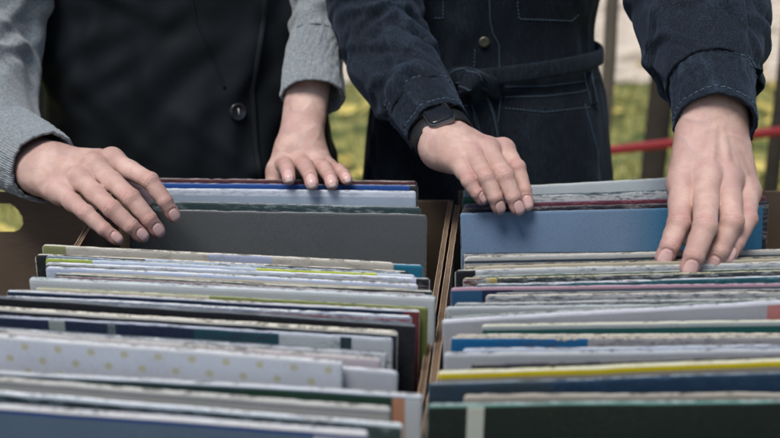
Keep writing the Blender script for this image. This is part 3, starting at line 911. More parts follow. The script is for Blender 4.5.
H0 = .325
def dplane(y, h0=H0): return h0 / (ST + CT * (y - 219) / F)
def project(p):
    rel = p - Vector((0, 0, CAMZ)); d = rel.y * CT - rel.z * ST; yc = rel.y * ST + rel.z * CT
    return 390 + rel.x / d * F, 219 - yc / d * F

REC_N = [0]
def record(side, x, y, ref, label, face, d=None, yaw=0, lean=4, w=.315, h=.313, t=.0027, inner=None, rcn=.003, pull=0, wav=.0012, **kw):
    """side -1: anchor is the right top corner, +1: the left top corner; ref another photo point on the top edge"""
    REC_N[0] += 1; sd = REC_N[0]
    A = P(x, y, d); ya = math.radians(yaw)
    best = None
    slope = (ref[1] - y) / (ref[0] - x)
    for k in range(-120, 121):
        tz = k / 1000.
        u = Vector((math.cos(ya), math.sin(ya), tz)).normalized()
        B = A + u * w * side; bx, by = project(B); e = abs((by - y) / (bx - x) - slope)
        if best is None or e < best[0]: best = (e, u)
    u = best[1]
    v = Vector((-math.sin(ya) * math.sin(math.radians(lean)), math.cos(ya) * math.sin(math.radians(lean)), math.cos(math.radians(lean))))
    v = (v - u * v.dot(u)).normalized(); n = v.cross(u) * 1.0      # back direction
    n = Vector((-n.x, -n.y, -n.z)) if n.y < 0 else n
    top_c = A + u * (w / 2) * side
    org = top_c - v * h
    root = empty('record_sleeve', org, label, 'record sleeve', 'record sleeves filed in the cardboard boxes')
    M3 = Matrix((u, n, v)).transposed()
    if M3.determinant() < 0: M3 = Matrix((u, -n, v)).transposed()
    root.rotation_euler = M3.to_euler()
    def lift(c):
        if max(c) < .27 or min(c) < .5 * max(c): return c
        a = sum(c) / 3; return tuple(min(.8, (x + (a - x) * .25) * 1.22) for x in c)
    face = lift(face)
    for k_ in ('segs', 'bands'):
        if kw.get(k_): kw[k_] = [(a, b, lift(c)) for a, b, c in kw[k_]]
    mt = mat_sleeve(sd, face, w=w, h=h, **kw)
    sleeve_mesh('cover', w, h, t, rcn, mt, root, sd, wav)
    if inner:
        io = sleeve_mesh('inner_sleeve', w - .016, h - .006, t * .5, .012, M_INNER if inner == 1 else M_INNER2, root, sd + 400, wav)
        io.location = (random.uniform(-.003, .003), t * .85 + .0004, .0045 + random.uniform(0, .004))
    return root

FARY = -4.5
#@@RECORDS
# --- left box, behind the gap (far to near); anchor = right top corner
Lf = 'left box'
record(-1, 417, 181, (200, 178.5), 'record with frayed red and black top edge, furthest back in the left box', (.10, .03, .035), d=1.190, yaw=-4, lean=5, w=.300, wav=.0006,
       edge=(.42, .36, .34), wear=.9, mottle=(.02, .02, .025), mot=.8)
record(-1, 418, 185, (200, 183), 'bright blue record sleeve with a white line, near the back of the left box', (.02, .08, .30), d=1.178, yaw=-4, lean=5, w=.300, edge=(.5, .52, .52), wear=.35, wav=.0006, segs=[(.97, 1, (.03, .035, .04))], inner=1)
record(-1, 416, 191, (200, 188.5), 'plain white record sleeve between bright blue and dark speckled ones, left box', (.46, .50, .60), d=1.150, yaw=-4, lean=5, w=.300, edge=WHITE, wear=.6, wav=.0006, mottle=(.32, .38, .46), mot=.5, bands=[(7, 40, (.25, .33, .43))])
record(-1, 421, 207, (200, 202), 'dark green speckled record sleeve directly behind the big grey one in the left box', (.03, .055, .06), d=1.118, yaw=-4, lean=6, w=.305, edge=(.36, .38, .36), wear=.5, wav=.0006, mottle=(.24, .30, .32), mot=.45)
record(-1, 427, 214, (200, 210), 'plain dark grey record sleeve with a broad bare face, left box behind the gap', (.078, .084, .088), d=1.098, yaw=-4, lean=9, w=.308, rcn=.004, edge=(.36, .37, .37), wear=.45, wav=.0008, gloss=.35)

# --- left box in front of the gap
L = [
 (423, 265, (200, 256), 'teal record sleeve whose right corner sticks out just below the big grey one', TEAL, dict(segs=[(0, .55, (.35, .36, .34))], edge=(.5, .55, .55), wear=.4)),
 (394, 262, (48, 245), 'worn cream record sleeve with olive corner, first before the gap, left box', (.42, .39, .33), dict(segs=[(0, .07, (.22, .24, .10)), (.48, .66, (.28, .33, .48))], edge=CREAM, wear=1.0, mottle=(.28, .25, .2), mot=.4, w=.312)),
 (410, 271, (42, 253.5), 'black record sleeve with a cream rubbed outline, second from the gap in the left box', BLACK, dict(segs=[(.3, .62, (.30, .38, .52))], edge=CREAM, wear=.55, w=.328, inner=2, rcn=.005)),
 (415, 274.5, (57, 258), 'record sleeve striped lime green and pale blue along its top, left box', LBLUE, dict(segs=[(0, .13, (.30, .38, .07)), (.58, .90, (.44, .50, .03))], edge=(.5, .52, .42), wear=.35, w=.320)),
 (430, 278, (54, 262), 'white record sleeve with a torn right corner showing black, left box', (.40, .46, .56), dict(segs=[(.965, 1, BLACK)], edge=WHITE, wear=1.2, mottle=(.26, .22, .22), mot=.6, w=.33)),
 (418, 284, (65, 267), 'pale blue record sleeve with chipped top edge, left box near the lime striped one', (.34, .42, .60), dict(edge=WHITE, wear=.8, mottle=(.6, .62, .62), mot=.4)),
 (433, 291, (66, 273), 'dark green record sleeve under a crumbling cream top edge, left box', DGREEN, dict(edge=(.50, .50, .43), wear=1.5, mottle=(.3, .32, .28), mot=.3, inner=2)),
 (436, 296, (38, 277), 'broad silver white record sleeve standing taller at its right edge, left box', (.40, .44, .46), dict(bands=[(3, 4, (.5, .54, .58))], edge=(.42, .46, .48), wear=.6, w=.335, t=.005)),
 (428, 307, (60, 288), 'olive green edged record sleeve behind the red edged one, left box', (.16, .19, .05), dict(segs=[(0, .45, (.42, .40, .26))], edge=(.32, .34, .22), wear=.45)),
 (420, 310, (27, 290), 'white topped record sleeve with navy face and a red brown worn corner, left box', (.02, .035, .07), dict(bands=[(0, 1.5, (.46, .50, .56))], segs=[(.96, 1, (.16, .04, .04))], edge=(.50, .44, .40), wear=.8, w=.33)),
 (412, 316, (20, 296), 'blue and white speckled record sleeve with a dull pink stripe, left box', (.16, .20, .28), dict(bands=[(2.6, 4.4, (.30, .10, .13))], segs=[(0, .10, (.42, .40, .30))], edge=WHITE, wear=.7, mottle=(.5, .55, .6), mot=.9, w=.335)),
 (416, 324, (0, 296), 'black record sleeve reaching past the left side of its row, left box', BLACK, dict(edge=(.10, .11, .12), wear=.3, w=.36, bands=[(0, 1.4, (.16, .18, .20))])),
 (398, 331, (8, 307.5), 'thick cream topped record sleeve with frayed edge just ahead of the black one, left box', (.03, .035, .05), dict(bands=[(0, 2.6, (.44, .43, .38))], edge=CREAM, wear=1.2, w=.335, t=.004)),
 (393, 338, (0, 315), 'navy record sleeve with two pale green marks and a mottled pale right end, left box', NAVY, dict(bands=[(0, 1.0, (.35, .38, .48))], segs=[(.23, .267, (.22, .27, .24)), (.364, .382, (.15, .19, .20)), (.56, .75, (.02, .07, .09)), (.75, .885, (.36, .40, .42)), (.885, .91, (.02, .04, .05)), (.91, 1, (.36, .40, .42))], edge=(.42, .46, .52), wear=.6, mottle=(.03, .04, .06), mot=.3, w=.335)),
 (387, 352, (0, 327.5), 'thin white record sleeve with a chipped dark top edge directly behind the dotted one', (.45, .47, .50), dict(edge=(.12, .14, .16), wear=.8, mottle=(.1, .12, .14), mot=.4)),
 (381, 357.5, (0, 330.5), 'off white record sleeve with pinkish right end behind the dotted one', (.48, .46, .48), dict(segs=[(.6, 1, (.46, .40, .43))], edge=(.5, .48, .44), wear=1.0)),
 (398, 371, (300, 363), 'plain lilac grey record sleeve low beside the dotted one, left box', (.40, .42, .48), dict(edge=WHITE, wear=.5)),
 (343, 360.5, (0, 334.5), 'lilac white record sleeve printed with rows of small yellow dots', (.50, .54, .62), dict(dots=True, edge=(.62, .62, .60), wear=.7, bands=[(0, 3, (.56, .58, .62))], w=.32)),
 (423, 394, (0, 370.5), 'dark record sleeve with white frame and orange inner line at its right edge, left box', (.02, .045, .045), dict(bands=[(0, 1.4, (.40, .44, .50)), (1.4, 2.4, (.14, .18, .22))], segs=[(.63, .94, (.02, .055, .035)), (.94, .965, (.46, .22, .14)), (.965, 1, (.40, .43, .47))], edge=(.5, .5, .5), wear=.4, w=.33, t=.004)),
 (391, 407, (0, 378), 'pale grey record sleeve with soft cream top edge ahead of the orange lined one', (.36, .36, .34), dict(bands=[(3, 4.5, (.2, .21, .24))], edge=(.50, .49, .45), wear=1.1, w=.325, t=.004)),
 (403, 424, (0, 391), 'light blue record sleeve with black patches and a curled white right corner, left box', (.03, .05, .055), dict(bands=[(0, 2.2, (.40, .48, .56))], edge=WHITE, wear=1.2, mottle=(.32, .40, .46), mot=.4, w=.33)),
 (368, 431, (0, 404), 'slate blue record sleeve with royal blue top stripe, nearest in the left box', (.085, .13, .21), dict(bands=[(0, 2.8, (.50, .50, .53)), (2.8, 5.4, (.012, .045, .22))], edge=(.5, .5, .52), wear=.6, segs=[(.90, 1, (.45, .45, .48))], w=.33, t=.004)),
]
LB_ALL = {1: 'worn cream one with the olive corner', 3: 'lime green striped one', 5: 'pale blue chipped one', 7: 'broad silver white one', 9: 'navy one with a white top',
      11: 'black one that overshoots the row', 12: 'thick cream topped one', 14: 'pale grey one with a small black square', 19: 'white framed one with orange line', 20: 'soft cream topped one', 21: 'light blue one with black patches', 22: 'slate blue one with royal blue stripe'}
LB = {k: LB_ALL[k] for k in (1, 3, 5, 7, 9)}
RB_ALL = {1: 'cream one with rounded corner', 4: 'black and mustard one', 6: 'pink topped blue one', 7: 'battered mottled one', 9: 'light grey one sticking out', 10: 'lilac one with pink end', 11: 'cream one over dark green',
      12: 'crumbling one with blue face', 14: 'plain lilac grey one', 16: 'bright yellow one', 17: 'slate blue one by the yellow', 18: 'thin tan one', 19: 'dark green one with white stripe'}
RB = {k: RB_ALL[k] for k in (4, 7, 9, 10, 12)}
FILL = [('off white', (.42, .43, .42), WHITE), ('charcoal', (.03, .035, .04), (.30, .31, .31)), ('beige', (.38, .33, .25), CREAM), ('steel blue', (.07, .12, .19), (.40, .46, .52)), ('bottle green', (.02, .06, .045), (.38, .42, .38)), ('plum', (.10, .03, .05), (.40, .34, .34))]
def filler(side, i, x, y, ref, pd, d, box, near):
    nm, fc, ed = FILL[(i * 5 + (2 if side > 0 else 0)) % 6]; rr = random.Random(i * 7 + side)
    dy = 2.1 + (430 - 200) * 0 + max(0, (y - 300)) * .012
    record(side, x + side * rr.uniform(3, 14), y - dy, (ref[0], ref[1] - dy), 'thin %s record sleeve edging out behind the %s' % (nm, near), fc, d=(pd + d) / 2, yaw=(-5.5 if side < 0 else 1.5), lean=-2 - i * .15,
           edge=ed, wear=rr.uniform(.6, 1.3), mottle=tuple(c * .5 for c in ed), mot=rr.choice((0, .4, .8)), t=.0022, w=.31)
prev = 9
for i, (x, y, ref, lab, face, kw) in enumerate(L):
    kw = dict(kw); d = min(dplane(y + (0 if i > 1 else -2)), prev - .0062)
    if i in LB and prev - d > .0072 and prev < 5: filler(-1, i, x, y, ref, prev, d, 'left', LB[i])
    prev = d
    record(-1, x, y, ref, lab, face, d=d, yaw=-5.5, lean=-2 - i * .15, **kw)

# --- right box, back group (anchor = left top corner)
record(1, 463, 189, (660, 178), 'pale blue grey record sleeve at the very back of the right box', (.38, .44, .47), d=1.172, yaw=3, lean=6, edge=(.48, .45, .36), wear=.7, wav=.0006, segs=[(0, .03, (.2, .33, .4))])
record(1, 462, 197, (660, 190), 'black and white speckled record sleeve near the back of the right box', (.45, .48, .50), d=1.143, yaw=3, lean=6, edge=(.10, .14, .16), wear=1.6, mottle=(.04, .06, .07), mot=.9, wav=.0006, segs=[(0, .05, (.02, .12, .08))])
record(1, 464, 204, (660, 198.5), 'maroon topped record sleeve just behind the big blue one', (.10, .025, .04), d=1.118, yaw=2, lean=6, edge=(.20, .16, .24), wear=.8, mottle=(.30, .12, .16), mot=.4, wav=.0006, segs=[(0, .15, (.05, .06, .12)), (.15, .19, (.35, .25, .08))])
record(1, 462, 208, (660, 203.5), 'thin black edged record sleeve touching the back of the big blue one', (.02, .022, .03), d=1.100, yaw=2, lean=7, edge=(.14, .13, .14), wear=1.0, mottle=(.32, .30, .30), mot=.3, wav=.0006)
record(1, 460, 212.5, (762, 205.5), 'big blue record sleeve with a broad bare face, right box behind the gap', (.15, .225, .335), d=1.082, yaw=1.5, lean=9, w=.305, rcn=.003, edge=(.07, .08, .10), wear=.7, gloss=.3, wav=.0008, soft=.11, segs=[(.62, 1.2, (.025, .14, .26))])
R = [
 (463, 253.5, (650, 251), 'record sleeve with a dark chipped top edge, first in front of the big blue one', (.30, .31, .31), dict(edge=(.035, .045, .055), wear=1.3, mottle=(.05, .06, .07), mot=.4)),
 (464, 256, (780, 249), 'cream record sleeve with a rounded left corner, second in front of the big blue one', (.40, .40, .38), dict(edge=(.52, .48, .40), wear=.8, bands=[(4.5, 7, (.05, .07, .10))], rcn=.006)),
 (466, 265, (780, 256), 'thin yellowish record sleeve behind the white one with the black label', (.34, .30, .20), dict(edge=(.12, .12, .10), wear=.8, mottle=(.10, .1, .09), mot=.3)),
 (455, 270, (780, 261.5), 'white record sleeve with a black corner label at its left, right box', (.44, .47, .48), dict(edge=(.54, .53, .46), wear=1.0, segs=[(0, .055, BLACK)], bands=[], mottle=(.06, .08, .16), mot=.35, inner=2)),
 (463, 278, (780, 270), 'black and mustard record sleeve with speckled edge, under the right hand fingertips', (.04, .05, .055), dict(edge=(.44, .42, .30), wear=1.0, mottle=(.40, .42, .42), mot=.6, segs=[(0, .05, (.10, .02, .02)), (.06, .09, (.4, .3, .06))])),
 (476, 284, (780, 276), 'pale topped record sleeve with dark teal face, just ahead of the fingertips', (.02, .10, .12), dict(edge=(.55, .58, .62), wear=1.2, mottle=(.15, .26, .3), mot=.2)),
 (451, 287.5, (780, 283), 'deep blue record sleeve with a dusty pink top, right box', (.03, .10, .20), dict(bands=[(0, 2.5, (.34, .18, .24))], edge=(.46, .34, .40), wear=.4, segs=[(.08, .16, (.02, .03, .07)), (.16, 1, (.12, .14, .17))])),
 (486, 295, (780, 291), 'battered record sleeve with a mottled black and white edge, right box', (.36, .37, .38), dict(edge=(.54, .50, .44), wear=1.4, mottle=(.03, .05, .07), mot=1.0)),
 (455, 303, (780, 298), 'thin record sleeve with crumbled grey top edge next to the light grey one, right box', (.12, .14, .15), dict(edge=(.44, .45, .44), wear=1.5, mottle=(.4, .42, .42), mot=.7)),
 (446, 306.5, (560, 305.5), 'light grey record sleeve sticking out at the left, right box', (.34, .38, .39), dict(edge=(.48, .52, .52), wear=.6, w=.325)),
 (442, 319, (725, 303), 'lilac record sleeve set askew with a pink right end, right box', (.33, .33, .36), dict(bands=[(0, 3.0, (.44, .45, .50))], segs=[(.76, 1, (.5, .20, .18))], edge=(.5, .49, .55), wear=.4, t=.004, w=.325)),
 (482, 324.5, (780, 319.5), 'cream record sleeve with dark green lower part, right box', (.02, .10, .095), dict(bands=[(0, 1.5, (.50, .49, .38)), (1.5, 4.4, (.27, .32, .32))], edge=(.55, .54, .44), wear=.5, w=.32)),
 (450, 337, (780, 336), 'record sleeve with crumbling cream edge and blue face at the left, right box', (.30, .29, .29), dict(edge=(.50, .46, .38), wear=1.6, segs=[(0, .32, (.015, .13, .30))], mottle=(.07, .08, .11), mot=.4)),
 (463, 348.5, (780, 345), 'pale blue record sleeve behind the plain lilac grey one, right box', (.30, .37, .50), dict(edge=(.50, .52, .55), wear=.8, mottle=(.12, .14, .2), mot=.25, w=.32)),
 (444, 353, (780, 349), 'plain lilac grey record sleeve with a broad face behind the yellow one', (.35, .37, .40), dict(edge=(.40, .42, .44), wear=.6, w=.33, t=.004)),
 (471, 364.5, (780, 356), 'thin black record sleeve showing as a line behind the yellow one', (.02, .022, .03), dict(edge=(.16, .16, .16), wear=.5)),
 (438, 371.5, (780, 358.5), 'bright yellow record sleeve with a tan lower band, right box', (.30, .26, .20), dict(bands=[(0, 1.5, (.52, .50, .34)), (1.5, 5.4, (.66, .52, .012))], edge=(.56, .54, .34), wear=.35, w=.335, t=.004)),
 (428, 383.5, (780, 372), 'slate blue record sleeve between the yellow one and the dark green one', (.018, .045, .085), dict(edge=(.22, .27, .31), wear=.4, w=.335, segs=[(.0, .25, (.035, .055, .07))], mottle=(.03, .07, .13), mot=.5)),
 (464, 394, (780, 392.5), 'thin tan record sleeve showing its top directly behind the dark green one', (.34, .30, .24), dict(edge=(.42, .38, .32), wear=.9, w=.325)),
 (427, 403.5, (780, 400), 'dark green record sleeve with white vertical stripe, nearest in the right box', (.011, .019, .019), dict(edge=(.30, .38, .37), wear=.45, w=.34, segs=[(.075, .107, (.40, .42, .38))], t=.004, bands=[(0, 1.2, (.08, .2, .17))])),
]
prev = 9
for i, (x, y, ref, lab, face, kw) in enumerate(R):
    kw = dict(kw); d = min(dplane(y), prev - .0062)
    if i in RB and prev - d > .0072 and prev < 5: filler(1, i, x, y, ref, prev, d, 'right', RB[i])
    prev = d
    record(1, x, y, ref, lab, face, d=d, yaw=1.5, lean=-2 - i * .15, **kw)
#@@END_RECORDS

# ------------------------------------------------------------------ cardboard boxes
DB = .366
ZT = CAMZ - DB
ZB = ZT - .315 + .02
def wall(m, p0, p1, z0, z1, thick=.0042, pitch=.0045, hole=None, rise=0):
    """corrugated sheet: two liners and a wavy flute between them (open at the top). mi 0 liners, 1 flute"""
    p0 = Vector((p0[0], p0[1], 0)); p1 = Vector((p1[0], p1[1], 0)); L_ = (p1 - p0).length; t = (p1 - p0) / L_
    n = Vector((t.y, -t.x, 0))
    if hole:
        hx, hz, hw, hh = hole
    for s in (-1, 1):
        off = n * s * thick / 2
        us = list(np.linspace(0, L_, max(6, int(L_ / .006)) + 1)); vs_ = list(np.linspace(z0, z1, 41))
        if hole:
            us = sorted([u for u in us if abs(u - hx) > hw / 2 + .003] + list(np.linspace(hx - hw / 2 - .002, hx + hw / 2 + .002, 70)))
            vs_ = sorted([z for z in vs_ if abs(z - hz) > hh / 2 + .003] + list(np.linspace(hz - hh / 2 - .002, hz + hh / 2 + .002, 40)))
        nu = len(us) - 1; nv = len(vs_) - 1
        for e in (-1, 1):
            vv = []; ff = []
            for i, u in enumerate(us):
                for z in vs_:
                    bow = .0022 * noise.noise(Vector((u * 4, p0.x * 3 + p0.y, z * 5))) * (z - z0) / (z1 - z0)
                    topw = .0004 * noise.noise(Vector((u * 60 + s, p0.x, 1))) if z == vs_[-1] else 0
                    q = p0 + t * u + off + n * (bow + e * .0004 + topw); q.z = z + (.0006 * noise.noise(Vector((u * 35, s * 3, 2))) if z == vs_[-1] else 0); vv.append(q)
            for i in range(nu):
                for j in range(nv):
                    if hole:
                        uc = (us[i] + us[i + 1]) / 2; zc = (vs_[j] + vs_[j + 1]) / 2
                        dx = max(0, abs(uc - hx) - (hw / 2 - hh / 2)); 
                        if math.hypot(dx, zc - hz) < hh / 2: continue
                    a = i * (nv + 1) + j; ff.append((a, a + nv + 1, a + nv + 2, a + 1))
            m.add(vv, ff, 0)
        # thickness of the liner at the top edge
        vv = []
        for u in us:
            for e in (-1, 1):
                bow = .0022 * noise.noise(Vector((u * 4, p0.x * 3 + p0.y, z1 * 5)))
                topw = .0004 * noise.noise(Vector((u * 60 + s, p0.x, 1)))
                q = p0 + t * u + off + n * (bow + e * .0004 + topw); q.z = z1 + .0006 * noise.noise(Vector((u * 35, s * 3, 2))); vv.append(q)
        m.add(vv, [(2 * i, 2 * i + 1, 2 * i + 3, 2 * i + 2) for i in range(nu)], 1)
    k = int(L_ / pitch * 8); vv = []
    for i in range(k + 1):
        u = L_ * i / k
        fz = .03 if not (hole and abs(u - hx) < hw / 2 + .01) else .006
        bow = .0022 * noise.noise(Vector((u * 4, p0.x * 3 + p0.y, z1 * 5)))
        q = p0 + t * u + n * (bow + (thick / 2 - .0004) * math.sin(u / pitch * 2 * math.pi))
        vv.append(Vector((q.x, q.y, z1 - fz))); vv.append(Vector((q.x, q.y, z1 - .0006)))
    m.add(vv, [(2 * i, 2 * i + 2, 2 * i + 3, 2 * i + 1) for i in range(k)], 1)
    if rise:      # the rim climbs towards the start of the sheet
        for i, q in enumerate(m.v):
            f = max(0, (q[2] - (z1 - .015)) / .015) if q[2] > z1 - .015 else 0
            u = (Vector((q[0], q[1], 0)) - p0).dot(t) / L_
            m.v[i] = (q[0], q[1], q[2] + rise * f * max(0, 1 - u * 1.15))

def yat(d): return (d - DB * ST) / CT
Yf = yat(1.250); Yn = yat(.60)
# left box corners; the shared long side runs slightly to the left towards the camera
xr_f = (451 - 390) / F * 1.25; xr_n = xr_f - .100 * (Yf - Yn)
cb = empty('cardboard_box', (-.28, (Yf + Yn) / 2, ZB), 'brown cardboard box on the left with a hand hole in its far wall', 'cardboard box', 'open cardboard boxes of records')
def boxwall(name, parent, p0, p1, **k):
    m = MB(); wall(m, p0, p1, ZB, k.pop('z1', ZT), **k); o = m.build(name, None, parent, False, [M_CARD, M_CARDEDGE])
    o.data.transform(Matrix.Translation(-Vector(parent.location))); return o
XL = -.66
boxwall('far_wall', cb, (XL, Yf), (xr_f, Yf), hole=((-12 - 390) / F * 1.25 - XL, CAMZ - 1.25 * (ST + CT * (221.5 - 219) / F) + .0, .078, .030), rise=.016)
boxwall('side_wall', cb, (xr_f, Yf), (xr_n, Yn)); boxwall('side_wall', cb, (XL, Yf), (XL - .05, Yn)); boxwall('near_wall', cb, (XL - .05, Yn), (xr_n, Yn), z1=ZT - .05)
m = MB(); m.add([(XL, Yf, ZB), (xr_f, Yf, ZB), (xr_n, Yn, ZB), (XL - .05, Yn, ZB)], [(0, 1, 2, 3)]); m.add([(XL, Yf, ZB - .003), (xr_f, Yf, ZB - .003), (xr_n, Yn, ZB - .003), (XL - .05, Yn, ZB - .003)], [(0, 3, 2, 1)])
o = m.build('floor_panel', M_CARD, cb); o.data.transform(Matrix.Translation(-Vector(cb.location)))
# divider between the two columns of the left box: its top edge shows beside the hand
cd = (103 - 390) / F * 1.13
dv0 = P(101, 208, 1.155); dv1 = P(76, 246, 1.035)
m = MB(); wall(m, (dv0.x + (dv0.x - dv1.x) * .6, dv0.y + (dv0.y - dv1.y) * .6), (dv1.x, dv1.y), ZB, (dv0.z + dv1.z) / 2, thick=.005)
o = m.build('divider', None, cb, False, [M_CARD, M_CARDEDGE]); o.data.transform(Matrix.Translation(-Vector(cb.location)))

cb2 = empty('cardboard_box', (.25, (Yf + Yn) / 2, ZB), 'brown cardboard box on the right, packed with records, its corrugated side edge torn', 'cardboard box', 'open cardboard boxes of records')
g_ = .0072; XR = .455
Yf2 = yat(1.235) ; ZT2 = CAMZ - 1.235 * (ST + CT * (190 - 219) / F)
boxwall('far_wall', cb2, (xr_f + g_, Yf2), (XR, Yf2), z1=ZT2)
boxwall('side_wall', cb2, (xr_f + g_, Yf2), (xr_n + g_, Yn), thick=.005); boxwall('side_wall', cb2, (XR, Yf2), (XR + .03, Yn)); boxwall('near_wall', cb2, (xr_n + g_, Yn), (XR + .03, Yn), z1=ZT - .05)
m = MB(); c4_ = [(xr_f + g_, Yf2), (XR, Yf2), (XR + .03, Yn), (xr_n + g_, Yn)]
m.add([(x, y, ZB) for x, y in c4_], [(0, 1, 2, 3)]); m.add([(x, y, ZB - .003) for x, y in c4_], [(0, 3, 2, 1)])
o = m.build('floor_panel', M_CARD, cb2); o.data.transform(Matrix.Translation(-Vector(cb2.location)))

# table under the boxes
tz = ZB - .006
tb = empty('table', (-.1, .85, 0), 'plain folding table carrying the two cardboard boxes', 'table')
m = MB(); m.box((0, 0, tz - .0145), (1.5, .76, .025)); m.build('tabletop', M_TABLE, tb)
for sx in (-1, 1):
    for sy in (-1, 1):
        m = MB(); m.tube([Vector((sx * .68, sy * .33, tz - .027)), Vector((sx * .68, sy * .33, .0))], .014, 12); m.build('leg', M_METAL, tb, True)

# ------------------------------------------------------------------ ground and fence
m = NT('lawn_ground'); o = m.obj()
n1 = m.noise(o, 4.2, 5, .65); n2 = m.noise(o, 9, 5, .75); n3 = m.noise(o, .8, 3)
c = m.mix(m.ss(n1, .38, .62), (.055, .085, .022), (.34, .30, .09))
c = m.mix(m.ss(n2, .50, .60), c, (.36, .34, .10)); c = m.mix(m.ss(n2, .60, .70), c, (.42, .38, .24))
c = m.mix(m.ss(n3, .55, .75), c, (.12, .16, .045))
m.base(c); m.rough(.95); m.bump(n2, .8, .03); M_LAWN = m.mat
m = NT('gravel_path'); o = m.obj()
n1 = m.noise(o, 6, 5, .6); n2 = m.noise(o, 60, 4)
c = m.mix(m.ss(n1, .35, .65), (.50, .41, .31), (.80, .69, .56)); c = m.mix(m.ss(n2, .55, .68), c, (.30, .26, .21)); n3 = m.noise(o, 1.6, 4, .6); c = m.mix(m.ss(n3, .52, .62), c, (.34, .28, .2))
m.base(c); m.rough(.95); m.bump(n2, .6, .01); M_PATH = m.mat
def sheet(name, x0, x1, y0, y1, z, mat, n=60, amp=0):
    V = []; Fc = []
    for i in range(n + 1):
        for j in range(n + 1):
            x = x0 + (x1 - x0) * i / n; y = y0 + (y1 - y0) * j / n; V.append((x, y, z + amp * noise.noise(Vector((x * .4, y * .4, 0)))))
    for i in range(n):
        for j in range(n):
            a = i * (n + 1) + j; Fc.append((a, a + n + 1, a + n + 2, a + 1))
    o = mesh_obj(name, V, Fc, mat); o['kind'] = 'structure'; return o
sheet('lawn', -150, 150, -60, 240, 0, M_LAWN, 4)
sheet('gravel_path', -40, 40, 6.9, 12.5, .012, M_PATH, 20)
# grass and fallen leaves near the boxes: countless, one object each
rnd = random.Random(9)
M_GR = simple('grass_blades', (.10, .14, .03), .7, .5, 3); M_LEAF = simple('yellow_fallen_leaves', (.60, .48, .13), .7, .5, 8)
m = MB()
for i in range(9000):
    y = 2.2 + 4.8 * rnd.random(); x = rnd.uniform(-.62, .62) * y * .9; a = rnd.uniform(0, 6.28); h = rnd.uniform(.03, .09); w = .004
    dx, dy = math.cos(a) * w, math.sin(a) * w; lx, ly = rnd.uniform(-.04, .04), rnd.uniform(-.04, .04)
    m.add([(x - dx, y - dy, 0), (x + dx, y + dy, 0), (x + dx * .6 + lx * .5, y + dy * .6 + ly * .5, h * .7), (x - dx * .6 + lx * .5, y - dy * .6 + ly * .5, h * .7), (x + lx, y + ly, h)], [(0, 1, 2, 3), (3, 2, 4)])
o = m.build('grass', M_GR); o['kind'] = 'stuff'; o['label'] = 'green grass blades on the lawn behind the two people'; o['category'] = 'grass'
m = MB()
for i in range(2600):
    y = 2.2 + 5.2 * rnd.random(); x = rnd.uniform(-.62, .62) * y * .9; a = rnd.uniform(0, 6.28); s = rnd.uniform(.025, .065)
    if noise.noise(Vector((x * 1.2, y * 1.2, 5))) < rnd.uniform(-.3, .3): continue
    Mr = Matrix.Rotation(a, 3, 'Z') @ Matrix.Rotation(rnd.uniform(-.7, .7), 3, 'X') @ Matrix.Rotation(rnd.uniform(-.5, .5), 3, 'Y')
    pts = [(-1, 0, 0), (-.4, .5, .12), (.4, .45, .1), (1, 0, 0), (.4, -.45, .1), (-.4, -.5, .12), (0, 0, -.05)]
    m.add([Mr @ Vector(p) * s + Vector((x, y, .035 + s * .4)) for p in pts], [(6, 0, 1), (6, 1, 2), (6, 2, 3), (6, 3, 4), (6, 4, 5), (6, 5, 0)])
o = m.build('fallen_leaves', M_LEAF); o['kind'] = 'stuff'; o['label'] = 'yellow fallen leaves scattered over the lawn'; o['category'] = 'fallen leaves'

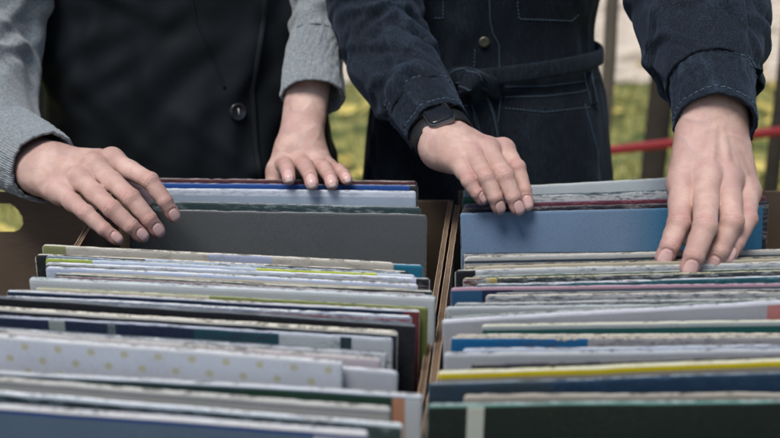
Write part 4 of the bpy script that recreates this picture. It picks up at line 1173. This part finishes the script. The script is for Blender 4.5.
fe = empty('fence', (.9, 2.75, 0), 'rough wooden stake fence with a red rail behind the two people', 'fence')
FY = 2.75
def stake(px, wpx, dd, h, lean, mat, seed):
    X = (px - 390) / F * dd; w = wpx / F * dd
    Y = 2.75 + (seed % 3) * .03; m = MB(); r2 = random.Random(seed)
    pts = []; rr = []
    for k in range(15):
        z = h * k / 14; pts.append(Vector((X + lean * z + .006 * noise.noise(Vector((seed, z * 3, 0))), Y, z)))
        rr.append(w / 2 * (1 + .10 * noise.noise(Vector((seed, z * 5, 3)))) * (1 if k < 13 else .75 if k == 13 else .3))
    m.tube(pts, rr, 14, flat=.6, up=(1, 0, 0))
    o = m.build('stake', mat, fe, True); o.data.transform(Matrix.Translation(-Vector(fe.location))); return o
for a in ((604, 13, 2.85, 1.35, 0, M_WOOD2, 1), (655, 26, 2.85, 1.22, .02, M_WOOD, 2), (773, 16, 2.85, 1.5, 0, M_WOOD, 3), (745, 15, 2.85, 1.25, .0, M_WOOD2, 4),
          (700, 22, 2.85, 1.3, 0, M_WOOD, 5), (560, 24, 2.85, 1.3, 0, M_WOOD, 6), (510, 20, 2.85, 1.28, .01, M_WOOD2, 7), (455, 24, 2.85, 1.3, 0, M_WOOD, 8), (822, 24, 2.85, 1.3, 0, M_WOOD, 9), (405, 22, 2.85, 1.3, 0, M_WOOD, 10), (796, 12, 2.85, 1.35, 0, M_WOOD, 12), (880, 24, 2.85, 1.3, 0, M_WOOD, 11)): stake(*a)
m = MB(); q0 = P(560, 156, 2.74); q1 = P(900, 118, 2.74)
pts = [lerp(q0, q1, k / 24) for k in range(25)]
m.tube(pts, .0125, 12, flat=.45, up=(0, 0, 1)); o = m.build('rail', M_RED, fe, True); o.data.transform(Matrix.Translation(-Vector(fe.location)))

# ------------------------------------------------------------------ light, sky, camera
w = bpy.data.worlds.new('World'); SC.world = w; w.use_nodes = True
nt = w.node_tree; bg = nt.nodes['Background']
sky = nt.nodes.new('ShaderNodeTexSky'); sky.sky_type = 'NISHITA'; sky.sun_disc = False
EL, AZ = math.radians(64), math.radians(212)     # azimuth measured clockwise from +Y
sky.sun_elevation = EL; sky.sun_rotation = AZ; sky.air_density = 1.0; sky.dust_density = 2.5; sky.ozone_density = 1.0
nt.links.new(sky.outputs[0], bg.inputs[0]); bg.inputs[1].default_value = .070
sd = bpy.data.lights.new('sun', 'SUN'); sd.energy = 1.85; sd.angle = math.radians(24); sd.color = (1, .985, .94)
so = bpy.data.objects.new('sun', sd); COL.objects.link(so)
dirv = Vector((math.sin(AZ) * math.cos(EL), math.cos(AZ) * math.cos(EL), math.sin(EL)))
so.rotation_euler = dirv.to_track_quat('Z', 'Y').to_euler(); so.location = (0, 0, 6)

cam = bpy.data.cameras.new('camera'); co = bpy.data.objects.new('camera', cam); COL.objects.link(co)
co.location = (0, 0, CAMZ); co.rotation_euler = (math.pi / 2 - TH, 0, 0)
cam.sensor_width = 36; cam.lens = F / 780 * 36; cam.clip_start = .05; cam.clip_end = 600
cam.dof.use_dof = True; cam.dof.focus_distance = 1.03; cam.dof.aperture_fstop = 4.8
SC.camera = co
SC.view_settings.view_transform = 'Standard'; SC.view_settings.look = 'None'; SC.view_settings.gamma = 1
SC.view_settings.exposure = 0.6; SC.view_settings.use_curve_mapping = False
SC.cycles.max_bounces = 6
